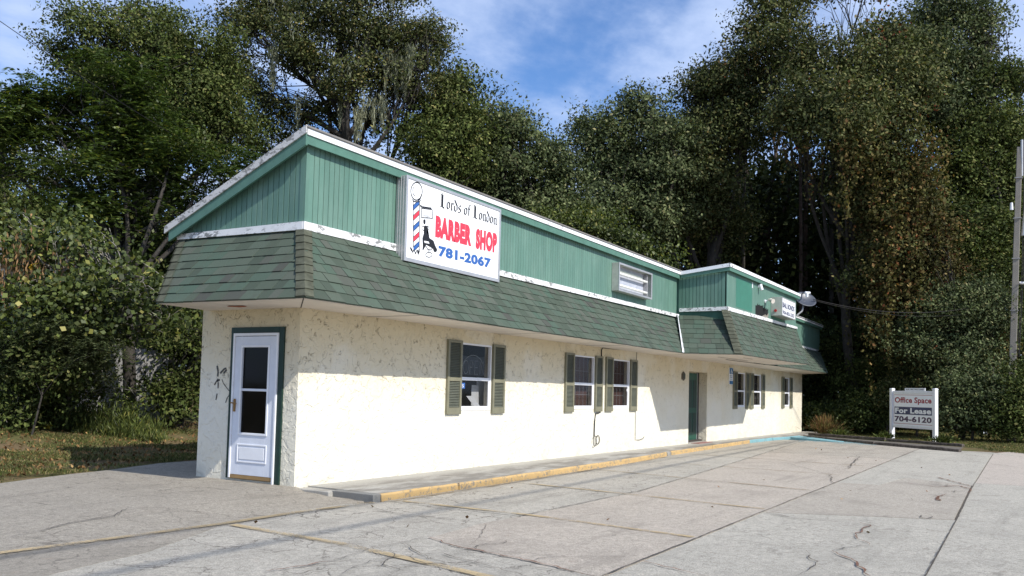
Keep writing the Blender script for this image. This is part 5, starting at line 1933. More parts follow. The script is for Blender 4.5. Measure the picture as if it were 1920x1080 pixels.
def wire(name, a, b, sag, r, label, n=24):
    a, b = Vector(a), Vector(b)
    pts = [a.lerp(b, i / n) - Vector((0, 0, sag * 4 * (i / n) * (1 - i / n))) for i in range(n + 1)]
    o = MB().tube(pts, r, 5).build(name, M['cable'])
    tag(o, label, 'wire')


wire('overhead_wire', at(1525, 561, 32.5), at(1893, 560, 37), 0.55, 0.013, 'black service wire sagging from the satellite dish towards the utility pole')
wire('overhead_wire', at(1525, 563, 32.5), at(1893, 575, 37), 0.50, 0.008, 'thin lower service wire sagging below the one from the dish to the utility pole')
wire('overhead_wire', at(-120, -45, 14), at(470, 335, 24), 0.15, 0.007, 'thin overhead wire crossing the sky and trees at upper left')
# two overhead street cables, above and behind the viewer; they shade the lot in thin lines
def over(p, z):
    p = Vector(p)
    k = (z - p.z) / SUN.z
    return p + SUN * k


wire('street_cable', over(G(100, 1080) + Vector((-6, -0.4, 0)), 11.0), over(G(1500, 826) + Vector((24, .9, 0)), 11.3), 0.10, 0.034, 'thick street cable overhead, outside the picture, throwing the thin shadow line along the lot', 60)
wire('street_cable', over(G(-260, 1085), 10.4), over(G(1250, 862) + Vector((30, 0, 0)), 10.7), 0.02, 0.026, 'second street cable overhead, outside the picture, throwing the faint lower-left shadow line', 60)

# ------------------------------------------------------------------ foliage
def leaf_mesh(name, C, L, W, mat, A=None, up=0.5, droop=0.0, NRM=None):
    """C (n,3) centres, L lengths, W widths; A optional leaf axes"""
    n = len(C)
    if A is None:
        A = rng.normal(size=(n, 3))
        A[:, 2] -= droop
    A = A / (np.linalg.norm(A, axis=1, keepdims=True) + 1e-9)
    if NRM is None:
        Nn = rng.normal(size=(n, 3)); Nn[:, 2] += up * 2
    else:
        Nn = NRM + rng.normal(size=(n, 3)) * 0.42
        Nn[:, 2] += 0.35
    Bv = np.cross(A, Nn)
    Bv /= (np.linalg.norm(Bv, axis=1, keepdims=True) + 1e-9)
    L = np.broadcast_to(np.asarray(L, float), (n,))[:, None]
    W = np.broadcast_to(np.asarray(W, float), (n,))[:, None]
    v = np.empty((n, 4, 3))
    v[:, 0] = C - A * L * .5
    v[:, 1] = C + Bv * W * .5 - A * L * .05
    v[:, 2] = C + A * L * .5
    v[:, 3] = C - Bv * W * .5 - A * L * .05
    me = bpy.data.meshes.new(name)
    me.vertices.add(n * 4)
    me.vertices.foreach_set('co', v.ravel())
    me.loops.add(n * 4)
    me.loops.foreach_set('vertex_index', np.arange(n * 4, dtype=np.int32))
    me.polygons.add(n)
    me.polygons.foreach_set('loop_start', np.arange(0, n * 4, 4, dtype=np.int32))
    me.materials.append(mat)
    me.update(calc_edges=True)
    return me


RV, FV = R[:, 0].copy(), R[:, 2].copy()
RV[2] = 0; RV /= np.linalg.norm(RV)
FV[2] = 0; FV /= np.linalg.norm(FV)
UPV = np.array([0, 0, 1.0])


BOUGH = 0.40


def clump_points(cl, depth, twigs, per, sig, hollow=0.45, stretch=1.0):
    """cl: list of (px, py, dz, rx, ry[, weight]); returns twig centres and leaf centres"""
    area = np.array([c[3] * c[4] * (c[5] if len(c) > 5 else 1) for c in cl], float)
    num = np.maximum(3, (twigs * area / area.sum())).astype(int)
    T, BC = [], []
    for c, k in zip(cl, num):
        d = depth + c[2]
        ctr = np.array(at(c[0], c[1], d))
        rx, ry = c[3] / F * d, c[4] / F * d
        rz = min((rx + ry) * .5, 3.2)
        nb = max(3, k // 13)
        u = rng.normal(size=(nb, 3)); u /= np.linalg.norm(u, axis=1, keepdims=True)
        r = (hollow ** 3 + (1 - hollow ** 3) * rng.random(nb)) ** (1 / 3)
        u = u * (r * rng.uniform(0.75, 1.10, nb))[:, None]
        bc = ctr + u[:, :1] * RV * rx + u[:, 1:2] * FV * rz + u[:, 2:] * UPV * ry
        j = rng.integers(nb, size=k)
        br = BOUGH * (sig / 0.22) * rng.uniform(.6, 1.35, nb)
        o_ = np.clip(rng.normal(size=(k, 3)), -1.8, 1.8) * br[j][:, None]
        o_[:, 2] *= 0.55
        T.append(bc[j] + o_)
        BC.append(bc[j] - np.array([0, 0, 0.25]))
    T = np.concatenate(T)
    n = len(T) * per
    idx = np.repeat(np.arange(len(T)), per)
    s_ = sig * rng.uniform(0.6, 1.4, len(T))[idx]
    off = np.clip(rng.normal(size=(n, 3)), -1.7, 1.7) * s_[:, None]
    off[:, 2] *= 0.62 * stretch
    P = T[idx] + off
    BC = np.concatenate(BC)
    nr = P - BC[idx]
    nr /= (np.linalg.norm(nr, axis=1, keepdims=True) + 1e-6)
    clump_points.normals = nr
    return T, P


def limb(m, a, b, r0, r1, bend=0.12, n=6, sides=6):
    a, b = Vector(a), Vector(b)
    L_ = (b - a).length
    o1 = Vector(rng.normal(size=3)) * L_ * bend
    pts, rad = [], []
    for i in range(n + 1):
        t_ = i / n
        p = a.lerp(b, t_) + o1 * math.sin(math.pi * t_) + Vector((0, 0, L_ * bend * .7 * math.sin(math.pi * t_)))
        pts.append(p)
        rad.append(r0 + (r1 - r0) * t_)
    m.tube(pts, rad, sides)
    return pts


def tree(name, label, cat, base, depth, clumps, leaf, n_twigs, per, sig, mat, bark='bark', r0=0.28, group=None, twig_frac=0.12, wl=0.55, hollow=0.45, droop=0.2, split=0.45, extra=None, trunk_to=None):
    d0 = Vector(CAM + (ray(base, 700) * depth))
    bz = h(d0.x, d0.y)
    root = thing(name, (d0.x, d0.y, bz), label, cat, group)
    per = max(6, int(per * 0.74)); leaf = leaf * 1.22
    T, P = clump_points(clumps, depth, n_twigs, per, sig, hollow)
    cen = T.mean(0)
    zlo, zhi = T[:, 2].min(), T[:, 2].max()
    m = MB()
    base_p = Vector((d0.x, d0.y, bz - 0.3))
    fork = Vector((d0.x * .45 + cen[0] * .55, d0.y * .45 + cen[1] * .55, bz + (cen[2] - bz) * split * 1.5)) if trunk_to is None else at(*trunk_to)
    trunk = limb(m, base_p, fork, r0, r0 * .62, 0.04, 8, 9)
    for c in clumps:
        ce = at(c[0], c[1], depth + c[2])
        k = min(len(trunk) - 1, max(2, int(len(trunk) * random.uniform(.55, 1.0))))
        lp = limb(m, trunk[k], ce, r0 * .42, r0 * .10, 0.10, 7, 6)
        dT = np.linalg.norm(T - np.array(ce), axis=1)
        near = np.argsort(dT)[: max(6, int(len(T) * twig_frac / len(clumps) * 2))]
        for j in near[:: 2]:
            q = lp[random.randint(3, len(lp) - 1)]
            limb(m, q, T[j], r0 * .08 + .006, 0.006, 0.12, 3, 3)
    m.build('trunk', M[bark], root, smooth=True)
    n = len(P)
    L_ = leaf * rng.uniform(.65, 1.35, n)
    me = leaf_mesh('crown', P, L_, L_ * wl, M[mat], droop=droop, NRM=clump_points.normals)
    c_o = bpy.data.objects.new('crown', me)
    link(c_o, root)
    c_o['kind'] = 'stuff'
    if extra: extra(root, T, P)
    return root, T


def add_leaves(root, name, P, leaf, wl, mat, **k):
    n = len(P)
    L_ = leaf * rng.uniform(.65, 1.35, n)
    me = leaf_mesh(name, P, L_, L_ * wl, M[mat], **k)
    o = bpy.data.objects.new(name, me)
    link(o, root)
    o['kind'] = 'stuff'
    return o


def strands(T, n, lmin, lmax, per_m=26, spread=0.05, wide=0.10):
    """hanging strands (moss, vines) from random twig points"""
    out = []
    for _ in range(n):
        t0 = T[rng.integers(len(T))]
        L_ = rng.uniform(lmin, lmax)
        k = int(L_ * per_m) + 3
        s_ = rng.random(k)
        w = wide * (1 - s_ * .8)
        p = np.stack([t0[0] + rng.normal(size=k) * w + spread * s_ * rng.normal(), t0[1] + rng.normal(size=k) * w, t0[2] - s_ * L_], 1)
        out.append(p)
    return np.concatenate(out)


# --- left group
def moss_extra(root, T, P):
    spots = [at(px, py, 29.5) for px, py in ((640, 165), (668, 180), (682, 175), (700, 185), (718, 190), (735, 100), (745, 105), (760, 110), (728, 95), (560, 180), (512, 90), (690, 60), (770, 85), (672, 200), (715, 175))]
    Sx = np.array([tuple(s) for s in spots])
    Pm = strands(Sx, 75, 0.4, 1.5, 60, 0.1, 0.10)
    Pm2 = strands(T, 110, 0.2, 0.7, 40, 0.1, 0.12)
    Pm = np.concatenate([Pm, Pm2])
    n = len(Pm)
    A = rng.normal(size=(n, 3)) * .25; A[:, 2] = -1
    me = leaf_mesh('spanish_moss', Pm, rng.uniform(.12, .3, n), rng.uniform(.012, .03, n), M['moss'], A=A)
    o = bpy.data.objects.new('spanish_moss', me); link(o, root); o['kind'] = 'stuff'


tree('live_oak', 'tall open live oak hung with grey moss behind the near roof corner', 'tree', 640, 30,
     [(620, 25, 0, 70, 45), (700, 55, 0, 75, 55), (775, 75, 1, 60, 45), (810, 60, 0, 26, 40), (560, 90, 0, 55, 55), (470, 60, 2, 75, 60), (430, 150, 2, 50, 60, .8), (500, 190, 1, 60, 55, .6),
      (590, 160, 0, 40, 45, .5), (650, 140, -1, 45, 50, .6), (720, 130, 0, 55, 45, 1.1), (700, -20, 0, 110, 30), (520, 0, 2, 80, 25), (560, 240, 1, 70, 35, .5), (680, 225, 1, 55, 35, .5), (780, 150, 0, 55, 45, .9), (640, 275, 2, 80, 30, .6), (470, 255, 2, 60, 40, .6)],
     0.085, 3200, 34, 0.20, 'l_live', r0=0.24, extra=moss_extra, twig_frac=.25, trunk_to=(640, 190, 30), hollow=.2)
tree('vine_covered_tree', 'round dark tree smothered in vines just right of the mossy oak', 'tree', 830, 31,
     [(820, 215, 0, 52, 55), (800, 275, -1, 45, 50), (860, 180, 1, 45, 40), (880, 260, 0, 55, 50), (830, 330, 0, 60, 45), (770, 240, 0, 22, 30, .7), (850, 140, 1, 30, 25, .6)],
     0.10, 1300, 32, 0.22, 'l_oak', r0=0.2)
tree('dense_oak', 'dense rounded small-leaved oak filling the upper left', 'tree', 260, 27,
     [(270, 95, 0, 110, 75), (160, 70, 0, 65, 50), (130, 115, 0, 38, 35, .8), (360, 90, 0, 85, 70), (330, 180, 0, 110, 70), (220, 160, 0, 100, 60), (400, 170, 1, 70, 65), (270, 35, 1, 70, 35, .8), (420, 250, 1, 75, 60), (320, 260, 0, 100, 60), (200, 250, 1, 100, 70), (180, 25, 1, 30, 25, .5), (455, 210, 2, 40, 60, .7), (245, 5, 1, 40, 20, .4)],
     0.085, 3600, 32, 0.20, 'l_oak', r0=0.32, hollow=.5)


# feathery (pinnate) tree in front of it
def fronds(T, k, length, leaflets, ll, lw):
    n = k
    idx = rng.integers(len(T), size=n)
    base = T[idx] + rng.normal(size=(n, 3)) * .12
    dirs = rng.normal(size=(n, 3)); dirs[:, 2] = rng.uniform(-.25, .55, n)
    dirs /= np.linalg.norm(dirs, axis=1, keepdims=True)
    Ls = length * rng.uniform(.7, 1.2, n)
    s_ = np.linspace(.15, 1, leaflets)
    pos = base[:, None, :] + dirs[:, None, :] * (Ls[:, None] * s_)[:, :, None]
    pos[:, :, 2] -= (Ls[:, None] * s_ ** 2) * .45
    side = np.cross(dirs, UPV); side /= (np.linalg.norm(side, axis=1, keepdims=True) + 1e-6)
    P, A = [], []
    for sg in (-1, 1):
        a = side[:, None, :] * sg + dirs[:, None, :] * .35 + np.array([0, 0, -.25])
        a = np.broadcast_to(a, pos.shape)
        P.append((pos + a * ll * .45).reshape(-1, 3)); A.append(a.reshape(-1, 3))
    P = np.concatenate(P); A = np.concatenate(A)
    return P, A


def frond_part(root, T, k, length, leaflets, ll, lw, mat, name='crown'):
    P, A = fronds(T, k, length, leaflets, ll, lw)
    n = len(P)
    me = leaf_mesh(name, P, ll * rng.uniform(.8, 1.2, n), lw, M[mat], A=A, up=1.5)
    o = bpy.data.objects.new(name, me); link(o, root); o['kind'] = 'stuff'
    return o


pin_cl = [(60, 175, 0, 60, 35), (120, 200, 0, 70, 45), (200, 165, 0, 60, 40), (235, 150, 0, 50, 35), (60, 260, 0, 65, 45), (150, 270, 0, 80, 50), (240, 230, 0, 70, 50), (320, 280, 0, 65, 50), (390, 320, 0, 55, 40), (440, 300, 1, 50, 35),
          (230, 320, 0, 80, 50), (300, 350, 0, 60, 45), (200, 390, 0, 70, 45), (120, 340, 0, 60, 40, .6), (40, 330, 0, 50, 40), (290, 410, 0, 50, 40), (-30, 240, 0, 50, 60), (360, 390, 0, 30, 40)]
rt, Tp = tree('pinnate_leaved_tree', 'bright green tree with long feathery leaves left of the roof slope', 'tree', 250, 21, pin_cl, 0.07, 500, 14, 0.2, 'l_vine', r0=0.16, twig_frac=.3)
frond_part(rt, Tp, 3600, 0.48, 9, 0.125, 0.042, 'l_bright', 'leaf_sprays')
tree('leaning_tree', 'slim dark tree beside the near end of the roof eave', 'tree', 330, 23,
     [(300, 470, 0, 50, 45), (350, 500, 0, 40, 40), (270, 420, 0, 50, 40), (380, 560, 1, 40, 50), (250, 500, 1, 60, 50), (340, 600, 1, 45, 50, .8), (390, 470, 2, 60, 60), (420, 540, 2, 60, 60), (300, 560, 1.5, 60, 50)],
     0.085, 1400, 30, 0.2, 'l_oak', r0=0.13)
tree('corner_tree', 'dark thin-leaved tree at the far left edge under the sky', 'tree', 20, 25,
     [(20, 230, 0, 50, 50), (-30, 300, 0, 60, 60), (40, 300, 1, 50, 50), (80, 400, 1, 60, 50), (0, 400, 0, 60, 60), (130, 430, 2, 70, 40, .5), (-20, 200, 1, 30, 30)],
     0.085, 1000, 30, 0.22, 'l_oak', r0=0.18)

# hedge bank at lower left: tangle of vines
vb_cl = [(40, 480, 0, 60, 50), (110, 470, -.5, 60, 55), (60, 430, 0, 55, 35, .7), (150, 520, -1, 60, 45), (210, 540, -1, 65, 45), (280, 560, -1, 60, 40), (80, 560, -1, 60, 50), (330, 540, 0, 35, 35, .8), (20, 570, -.5, 50, 60), (260, 610, -.6, 45, 30, .7), (150, 600, -1, 70, 35), (195, 470, 0, 35, 30, .6)]
rv, Tv = tree('vine_thicket', 'sunlit thicket of broad-leaved vines in front of the grey fence', 'thicket', 130, 18.5, vb_cl, 0.085, 760, 14, 0.2, 'l_vine', r0=0.07, wl=.85, bark='twig', droop=.6, twig_frac=.5)
bgv = rng.normal(size=(2200, 3)) * .22 + Tv[rng.integers(len(Tv), size=2200)]
add_leaves(rv, 'broad_leaves', bgv, 0.105, .85, 'l_vine', up=.2, droop=.8)
ye = np.array([tuple(at(px, py, 17.6)) for px, py in ((126, 608), (152, 596), (166, 606), (175, 636), (172, 664), (132, 625), (120, 600), (60, 500))])
add_leaves(rv, 'yellow_leaves', np.repeat(ye, 4, 0) + rng.normal(size=(len(ye) * 4, 3)) * .04, 0.13, .9, 'l_yellow')
pods = np.concatenate([np.array(at(px, py, 17.7)) + rng.normal(size=(110, 3)) * .30 for px, py in ((25, 480), (35, 510), (60, 520), (15, 540), (68, 545), (5, 500), (125, 515))])
n_ = len(pods); A_p = rng.normal(size=(n_, 3)) * .25; A_p[:, 2] = -1
me = leaf_mesh('seed_pods', pods, 0.15, 0.035, M['l_pod'], A=A_p)
o = bpy.data.objects.new('seed_pods', me); link(o, rv); o['kind'] = 'stuff'
rm, Tm = tree('mimosa_shrub', 'fine feathery mimosa shrub low at the left edge', 'shrub', 60, 17,
              [(60, 620, 0, 70, 30), (130, 640, 0, 70, 30), (30, 680, 0, 60, 30), (180, 680, .3, 50, 25), (100, 600, 0, 60, 25), (200, 650, 0, 45, 22)], 0.03, 60, 3, .1, 'l_bright', r0=0.022, twig_frac=.6)
frond_part(rm, Tm, 1300, 0.34, 16, 0.055, 0.014, 'l_grey', 'leaf_sprays')
tree('dark_undergrowth', 'dark tangled undergrowth below the vines at lower left', 'undergrowth', 60, 18.5,
     [(30, 720, 0, 60, 60), (90, 740, 0, 60, 45), (150, 720, .5, 55, 40), (10, 640, 1, 60, 60), (140, 650, 1.5, 60, 50), (220, 740, 0, 30, 20, .5), (-20, 760, 0, 50, 40), (60, 780, 0, 60, 25), (40, 660, -1, 60, 40), (110, 700, -1, 50, 50), (120, 770, 0, 50, 22), (20, 770, -1, 60, 30), (150, 690, 0, 30, 40)],
     0.075, 1900, 24, 0.16, 'l_oak', r0=0.05, twig_frac=.4, bark='twig')
tree('corner_shrub', 'shaded leafy shrubs between the fence and the near wall corner', 'shrub', 340, 20.5,
     [(340, 640, 1, 45, 45), (370, 700, 1, 35, 50), (320, 700, 0, 28, 30, .7), (345, 740, 0, 40, 28), (385, 650, 1, 30, 60), (300, 620, 1, 50, 30), (375, 620, -.5, 20, 18, .7)],
     0.085, 900, 24, 0.16, 'l_oak', r0=0.06, twig_frac=.4)
gsh = np.concatenate([np.array(at(px, py, 20)) + rng.normal(size=(60, 3)) * .22 for px, py in ((300, 745), (315, 755), (385, 655), (380, 665), (330, 720), (372, 605), (388, 600), (270, 755), (230, 758), (345, 760))])
# tall weeds along the foot of the thicket
wd_ = thing('tall_weeds', at(230, 770, 19), 'pale green tall weeds at the foot of the fence', 'weeds')
wpts, wA = [], []
for _ in range(1400):
    px_ = rng.uniform(110, 340)
    p = np.array(at(px_, 0, 19.0 + rng.uniform(-.6, .6)))
    x_, y_ = p[0], p[1]
    z_ = h(x_, y_)
    H_ = rng.uniform(.15, .75) * (1 if 190 < px_ < 300 else .6)
    lean = rng.normal(size=2) * .18
    for s_ in np.linspace(.05, 1, 6):
        wpts.append((x_ + lean[0] * s_ ** 2, y_ + lean[1] * s_ ** 2, z_ + H_ * s_)); wA.append((lean[0] + rng.normal() * .35, lean[1] + rng.normal() * .35, .8))
wpts = np.array(wpts)
me = leaf_mesh('blades', wpts, 0.14, 0.018, M['l_vine'], A=np.array(wA))
o = bpy.data.objects.new('blades', me); link(o, wd_); o['kind'] = 'stuff'
add_leaves(wd_, 'leaves', gsh, 0.10, .8, 'l_vine', droop=.5)

# fence behind the thicket
FN = thing('board_fence', at(230, 700, 21), 'weathered grey board fence half hidden by the vines at left', 'fence')
fa, fb = at(-40, 0, 22.5), at(345, 0, 21.5)
fd = Vector((fb.x - fa.x, fb.y - fa.y, 0)); FL = fd.length; fd.normalize(); fn = Vector((fd.y, -fd.x, 0))
if fn.y > 0: fn = -fn
k = 0.0
while k < FL:
    p = Vector((fa.x, fa.y, 0)) + fd * k
    z0 = h(p.x, p.y) - .1
    hh = 1.75 + random.uniform(-.03, .03)
    MB().hexa([p + Vector((0, 0, z0)), p + fd * .135 + Vector((0, 0, z0)), p + fd * .135 + fn * .02 + Vector((0, 0, z0)), p + fn * .02 + Vector((0, 0, z0))],
              [p + Vector((0, 0, z0 + hh)), p + fd * .135 + Vector((0, 0, z0 + hh)), p + fd * .135 + fn * .02 + Vector((0, 0, z0 + hh)), p + fn * .02 + Vector((0, 0, z0 + hh))]).build('board', M['fence'], FN)
    k += 0.145
for zz in (.4, 1.4):
    p0 = Vector((fa.x, fa.y, 0)) - fn * .05; p1 = p0 + fd * FL
    MB().hexa([p0 + Vector((0, 0, h(p0.x, p0.y) + zz)), p1 + Vector((0, 0, h(p1.x, p1.y) + zz)), p1 + fn * .045 + Vector((0, 0, h(p1.x, p1.y) + zz)), p0 + fn * .045 + Vector((0, 0, h(p0.x, p0.y) + zz))],
              [p0 + Vector((0, 0, h(p0.x, p0.y) + zz + .09)), p1 + Vector((0, 0, h(p1.x, p1.y) + zz + .09)), p1 + fn * .045 + Vector((0, 0, h(p1.x, p1.y) + zz + .09)), p0 + fn * .045 + Vector((0, 0, h(p0.x, p0.y) + zz + .09))]).build('rail', M['fence'], FN)

# neighbouring house, mostly hidden
HD = 30.0
hc = at(60, 520, HD)
HS = thing('neighbour_house', (hc.x, hc.y, h(hc.x, hc.y)), 'grey neighbouring house with a dark sloping roof glimpsed through the trees at left', 'house')
def HP(px, py, dd_=0): return at(px, py, HD + dd_)
wl_ = [HP(-260, 880), HP(190, 880), HP(190, 520), HP(-60, 395), HP(-260, 395)]
bk = Vector(FV) * 6
MB().slab(wl_, bk).build('wall', M['housewall'], HS)
e0, e1, e2 = HP(235, 540), HP(100, 405), HP(-260, 330)
MB().slab([HP(238, 540, -.6), HP(95, 395, -.6), HP(-60, 330, -.6), HP(-60, 350, -.6), HP(92, 412, -.6), HP(228, 550, -.6)], Vector(FV) * 7.5).build('roof', M['houseroof'], HS)

# --- trees behind the roof, middle
tree('bushy_evergreen', 'bushy olive evergreen rising behind the middle of the roof', 'tree', 990, 33,
     [(930, 240, 0, 45, 45), (980, 270, 0, 50, 45), (940, 330, 0, 70, 55), (1020, 310, 0, 50, 40), (1060, 360, 0, 50, 45), (1000, 400, 0, 70, 50), (900, 300, 1, 50, 60), (920, 195, 0, 25, 25, .5), (1080, 420, 0, 50, 40), (1040, 290, 1, 25, 20, .6), (870, 370, 1, 70, 50), (960, 380, 1, 80, 50)],
     0.105, 2700, 32, 0.24, 'l_grey', r0=0.24)
tree('low_vine_tree', 'yellow-green creeper-covered small tree just over the white roof edge', 'tree', 1100, 31,
     [(1100, 430, 0, 45, 35), (1150, 455, 0, 45, 30), (1060, 440, 0, 35, 25), (1180, 475, 0, 40, 25), (1010, 430, 0, 40, 20), (1220, 490, 0, 35, 20)],
     0.10, 900, 28, 0.2, 'l_vine', r0=0.1)
tree('round_oak', 'tall grey-green oak with rounded top in the middle of the skyline', 'tree', 1190, 41,
     [(1190, 215, 0, 40, 30), (1195, 190, 0, 22, 18, .7), (1130, 230, 0, 40, 30), (1120, 280, 0, 42, 40), (1200, 270, 0, 60, 45), (1255, 240, 0, 30, 30), (1160, 330, 0, 65, 45), (1230, 330, 0, 55, 50), (1140, 390, 0, 60, 45), (1220, 410, 0, 65, 50), (1290, 300, 1, 30, 60, .8)],
     0.13, 2300, 30, 0.30, 'l_grey', r0=0.28)
tree('dark_oak', 'dark broad oak behind the projecting bay, between round oak and vine wall', 'tree', 1340, 43,
     [(1330, 190, 0, 55, 50), (1380, 150, 0, 60, 40), (1320, 260, 0, 60, 60), (1400, 230, 0, 70, 60), (1310, 150, 0, 25, 30, .6), (1330, 340, 0, 60, 60), (1290, 400, 0, 60, 50), (1350, 430, 1, 60, 55, .8), (1430, 130, 1, 40, 35)],
     0.13, 2800, 30, 0.30, 'l_live', r0=0.32)
tree('pine_tree', 'tall pine showing bright needles between the oaks at right of centre', 'tree', 1435, 50,
     [(1435, 220, 0, 45, 25), (1400, 180, 0, 35, 20), (1470, 190, 0, 30, 20), (1440, 160, 0, 40, 22)],
     0.20, 500, 30, 0.28, 'l_pine', bark='bark_pine', r0=0.3, wl=.08)


def curtain(root, T, P):
    Pm = strands(T, 120, 1.0, 4.0, 22, 0.3, 0.30)
    Sx = np.array([tuple(at(rng.uniform(1610, 1780), rng.uniform(230, 470), rng.uniform(36.8, 38.2))) for _ in range(60)])
    Pm = np.concatenate([Pm, strands(Sx, 150, 2.0, 6.5, 22, 0.25, 0.32)])
    add_leaves(root, 'hanging_vines', Pm, 0.15, .75, 'l_brown', droop=1)
    rr = np.concatenate([np.array(at(px, py, 38.5)) + rng.normal(size=(12, 3)) * .25 for px, py in ((1648, 28), (1652, 70), (1755, 168), (1745, 190), (1740, 205), (1700, 60), (1560, 170))])
    add_leaves(root, 'red_creeper', rr, 0.13, .8, 'l_red')


tree('vine_draped_tree', 'giant tree draped in a curtain of brownish vines at right', 'tree', 1620, 42,
     [(1440, 40, 0, 50, 45), (1420, 85, 0, 40, 30, .8), (1500, 100, -2, 60, 50), (1610, 120, -3, 60, 45), (1680, 80, -2, 60, 50), (1510, 185, -4, 75, 50), (1600, 190, -5, 75, 50), (1690, 170, -4, 60, 60), (1560, 245, -5, 75, 45), (1660, 260, -4, 60, 60),
      (1640, 340, -3, 60, 60), (1660, 420, -3.5, 55, 60), (1700, 350, -3, 50, 60), (1650, 490, -3.5, 50, 50), (1470, -20, 0, 60, 30), (1620, -10, 0, 60, 22, .4)],
     0.13, 4400, 28, 0.30, 'l_live', r0=0.26, extra=curtain, hollow=.5)
tree('open_crowned_tree', 'open-topped tree with bare limbs showing against the blue at top right', 'tree', 1790, 43,
     [(1760, 40, 0, 60, 50), (1830, 40, 0, 38, 40, .5), (1850, 80, 0, 25, 25, .5), (1730, 110, -1, 60, 50), (1800, 130, 0, 55, 45), (1770, 200, -1, 70, 60), (1850, 20, 0, 30, 30, .4), (1780, -20, 0, 80, 25, .6)],
     0.13, 1900, 28, 0.30, 'l_grey', r0=0.26, twig_frac=.3)
tree('right_edge_tree', 'broad green tree behind the utility pole at the right edge', 'tree', 1880, 41,
     [(1870, 160, 0, 50, 40), (1910, 150, 0, 40, 35), (1850, 240, -1, 60, 60), (1920, 240, 0, 60, 70), (1800, 300, -1, 60, 60), (1870, 330, -1, 70, 60), (1940, 350, 0, 50, 70), (1820, 400, -2, 70, 60), (1890, 440, -1, 60, 60), (1790, 480, -2, 60, 60), (1860, 530, -2, 70, 60), (1940, 500, 0, 50, 80)],
     0.125, 3700, 28, 0.28, 'l_oak', r0=0.3)
tree('vine_mound', 'sunlit mound of autumn-tinted creeper left of the utility pole', 'thicket', 1750, 38,
     [(1740, 430, 0, 55, 50), (1700, 500, 0, 50, 55), (1760, 520, 0, 60, 50), (1700, 580, 0, 60, 50), (1790, 590, 0, 60, 50), (1660, 560, 1, 40, 50), (1740, 650, 0, 70, 50), (1830, 640, 0, 60, 50), (1670, 420, .5, 40, 60)],
     0.11, 2700, 26, 0.24, 'l_brown', r0=0.14)
tree('grey_green_tree', 'rounded grey-green small tree in front of the creeper mound', 'tree', 1800, 37,
     [(1770, 580, 0, 55, 45), (1830, 560, 0, 50, 45), (1720, 620, 0, 50, 40), (1860, 620, 0, 50, 45), (1790, 660, 0, 70, 45)],
     0.10, 1700, 26, 0.22, 'l_grey', r0=0.14)

# forest floor shrubs on the right, one after the other
SHR = [
    ('bright leafy shrub just beyond the far corner of the building', 1540, 44, [(1530, 700, 0, 30, 45), (1560, 660, 0, 40, 40), (1540, 760, 0, 35, 40), (1520, 630, 1, 30, 40)], 'l_vine'),
    ('tall rounded shrub behind the dry grass clump', 1610, 42, [(1620, 690, 0, 55, 45), (1590, 730, 0, 50, 45), (1640, 740, 0, 40, 40), (1600, 640, 1, 50, 40)], 'l_oak'),
    ('low dark shrub at the left post of the lease sign', 1660, 38, [(1650, 762, 1, 40, 28), (1620, 772, 1, 40, 24), (1690, 755, 1, 45, 32)], 'l_oak'),
    ('wide shrub directly behind the lease sign', 1720, 38, [(1710, 720, 0, 60, 45), (1770, 720, 0, 50, 45), (1730, 772, 1, 55, 26)], 'l_live'),
    ('large spreading shrub right of the lease sign', 1820, 35.5, [(1800, 730, 0, 50, 45), (1850, 740, 0, 50, 45), (1790, 775, 0, 40, 26), (1840, 780, 0, 55, 26), (1820, 690, .5, 50, 35)], 'l_grey'),
    ('shrub at the foot of the utility pole', 1900, 34.6, [(1885, 768, 0, 45, 42), (1930, 740, 0, 45, 60), (1880, 790, 0, 50, 22), (1940, 790, 0, 50, 26)], 'l_oak'),
    ('low leafy bush behind the dry grass clump at the wood edge', 1580, 40, [(1570, 782, 0, 45, 20), (1520, 785, 0, 30, 20), (1620, 790, 0, 40, 12)], 'l_vine'),
]
for lab, bpx, dep, cl, mt in SHR:
    tree('woodland_shrub', lab, 'shrub', bpx, dep, cl, 0.10, 1000, 26, 0.2, mt, r0=0.06, group='shrubs along the edge of the wood', twig_frac=.3)

# interior wood with its shade painted into dark leaves, reads as one mass
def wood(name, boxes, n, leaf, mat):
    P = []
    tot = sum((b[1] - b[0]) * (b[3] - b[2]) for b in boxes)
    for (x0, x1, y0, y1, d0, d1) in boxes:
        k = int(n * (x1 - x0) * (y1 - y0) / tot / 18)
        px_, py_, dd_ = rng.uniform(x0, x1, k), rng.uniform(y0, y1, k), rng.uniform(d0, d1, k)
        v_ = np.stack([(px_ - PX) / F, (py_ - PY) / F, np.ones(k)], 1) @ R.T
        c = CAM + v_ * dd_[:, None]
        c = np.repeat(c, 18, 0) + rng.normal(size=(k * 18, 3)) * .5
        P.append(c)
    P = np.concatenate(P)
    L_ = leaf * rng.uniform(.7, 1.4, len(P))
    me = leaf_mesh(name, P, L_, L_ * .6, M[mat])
    o = bpy.data.objects.new(name, me); link(o)
    tag(o, kind='stuff')
    return o


wd = wood('deep_woodland', [(1080, 1300, 380, 560, 46, 56), (1300, 1960, 300, 640, 46, 56), (1480, 1980, 600, 810, 42, 50), (700, 1100, 380, 520, 38, 46), (1180, 1700, 330, 720, 57, 60)], 110000, 0.34, 'l_shade')
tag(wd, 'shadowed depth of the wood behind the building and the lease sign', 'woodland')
wd = wood('left_woodland', [(150, 520, 380, 780, 31, 36), (-80, 200, 560, 780, 23.5, 27)], 30000, 0.2, 'l_shade')
tag(wd, 'dim undergrowth behind the fence and the neighbouring house', 'woodland')
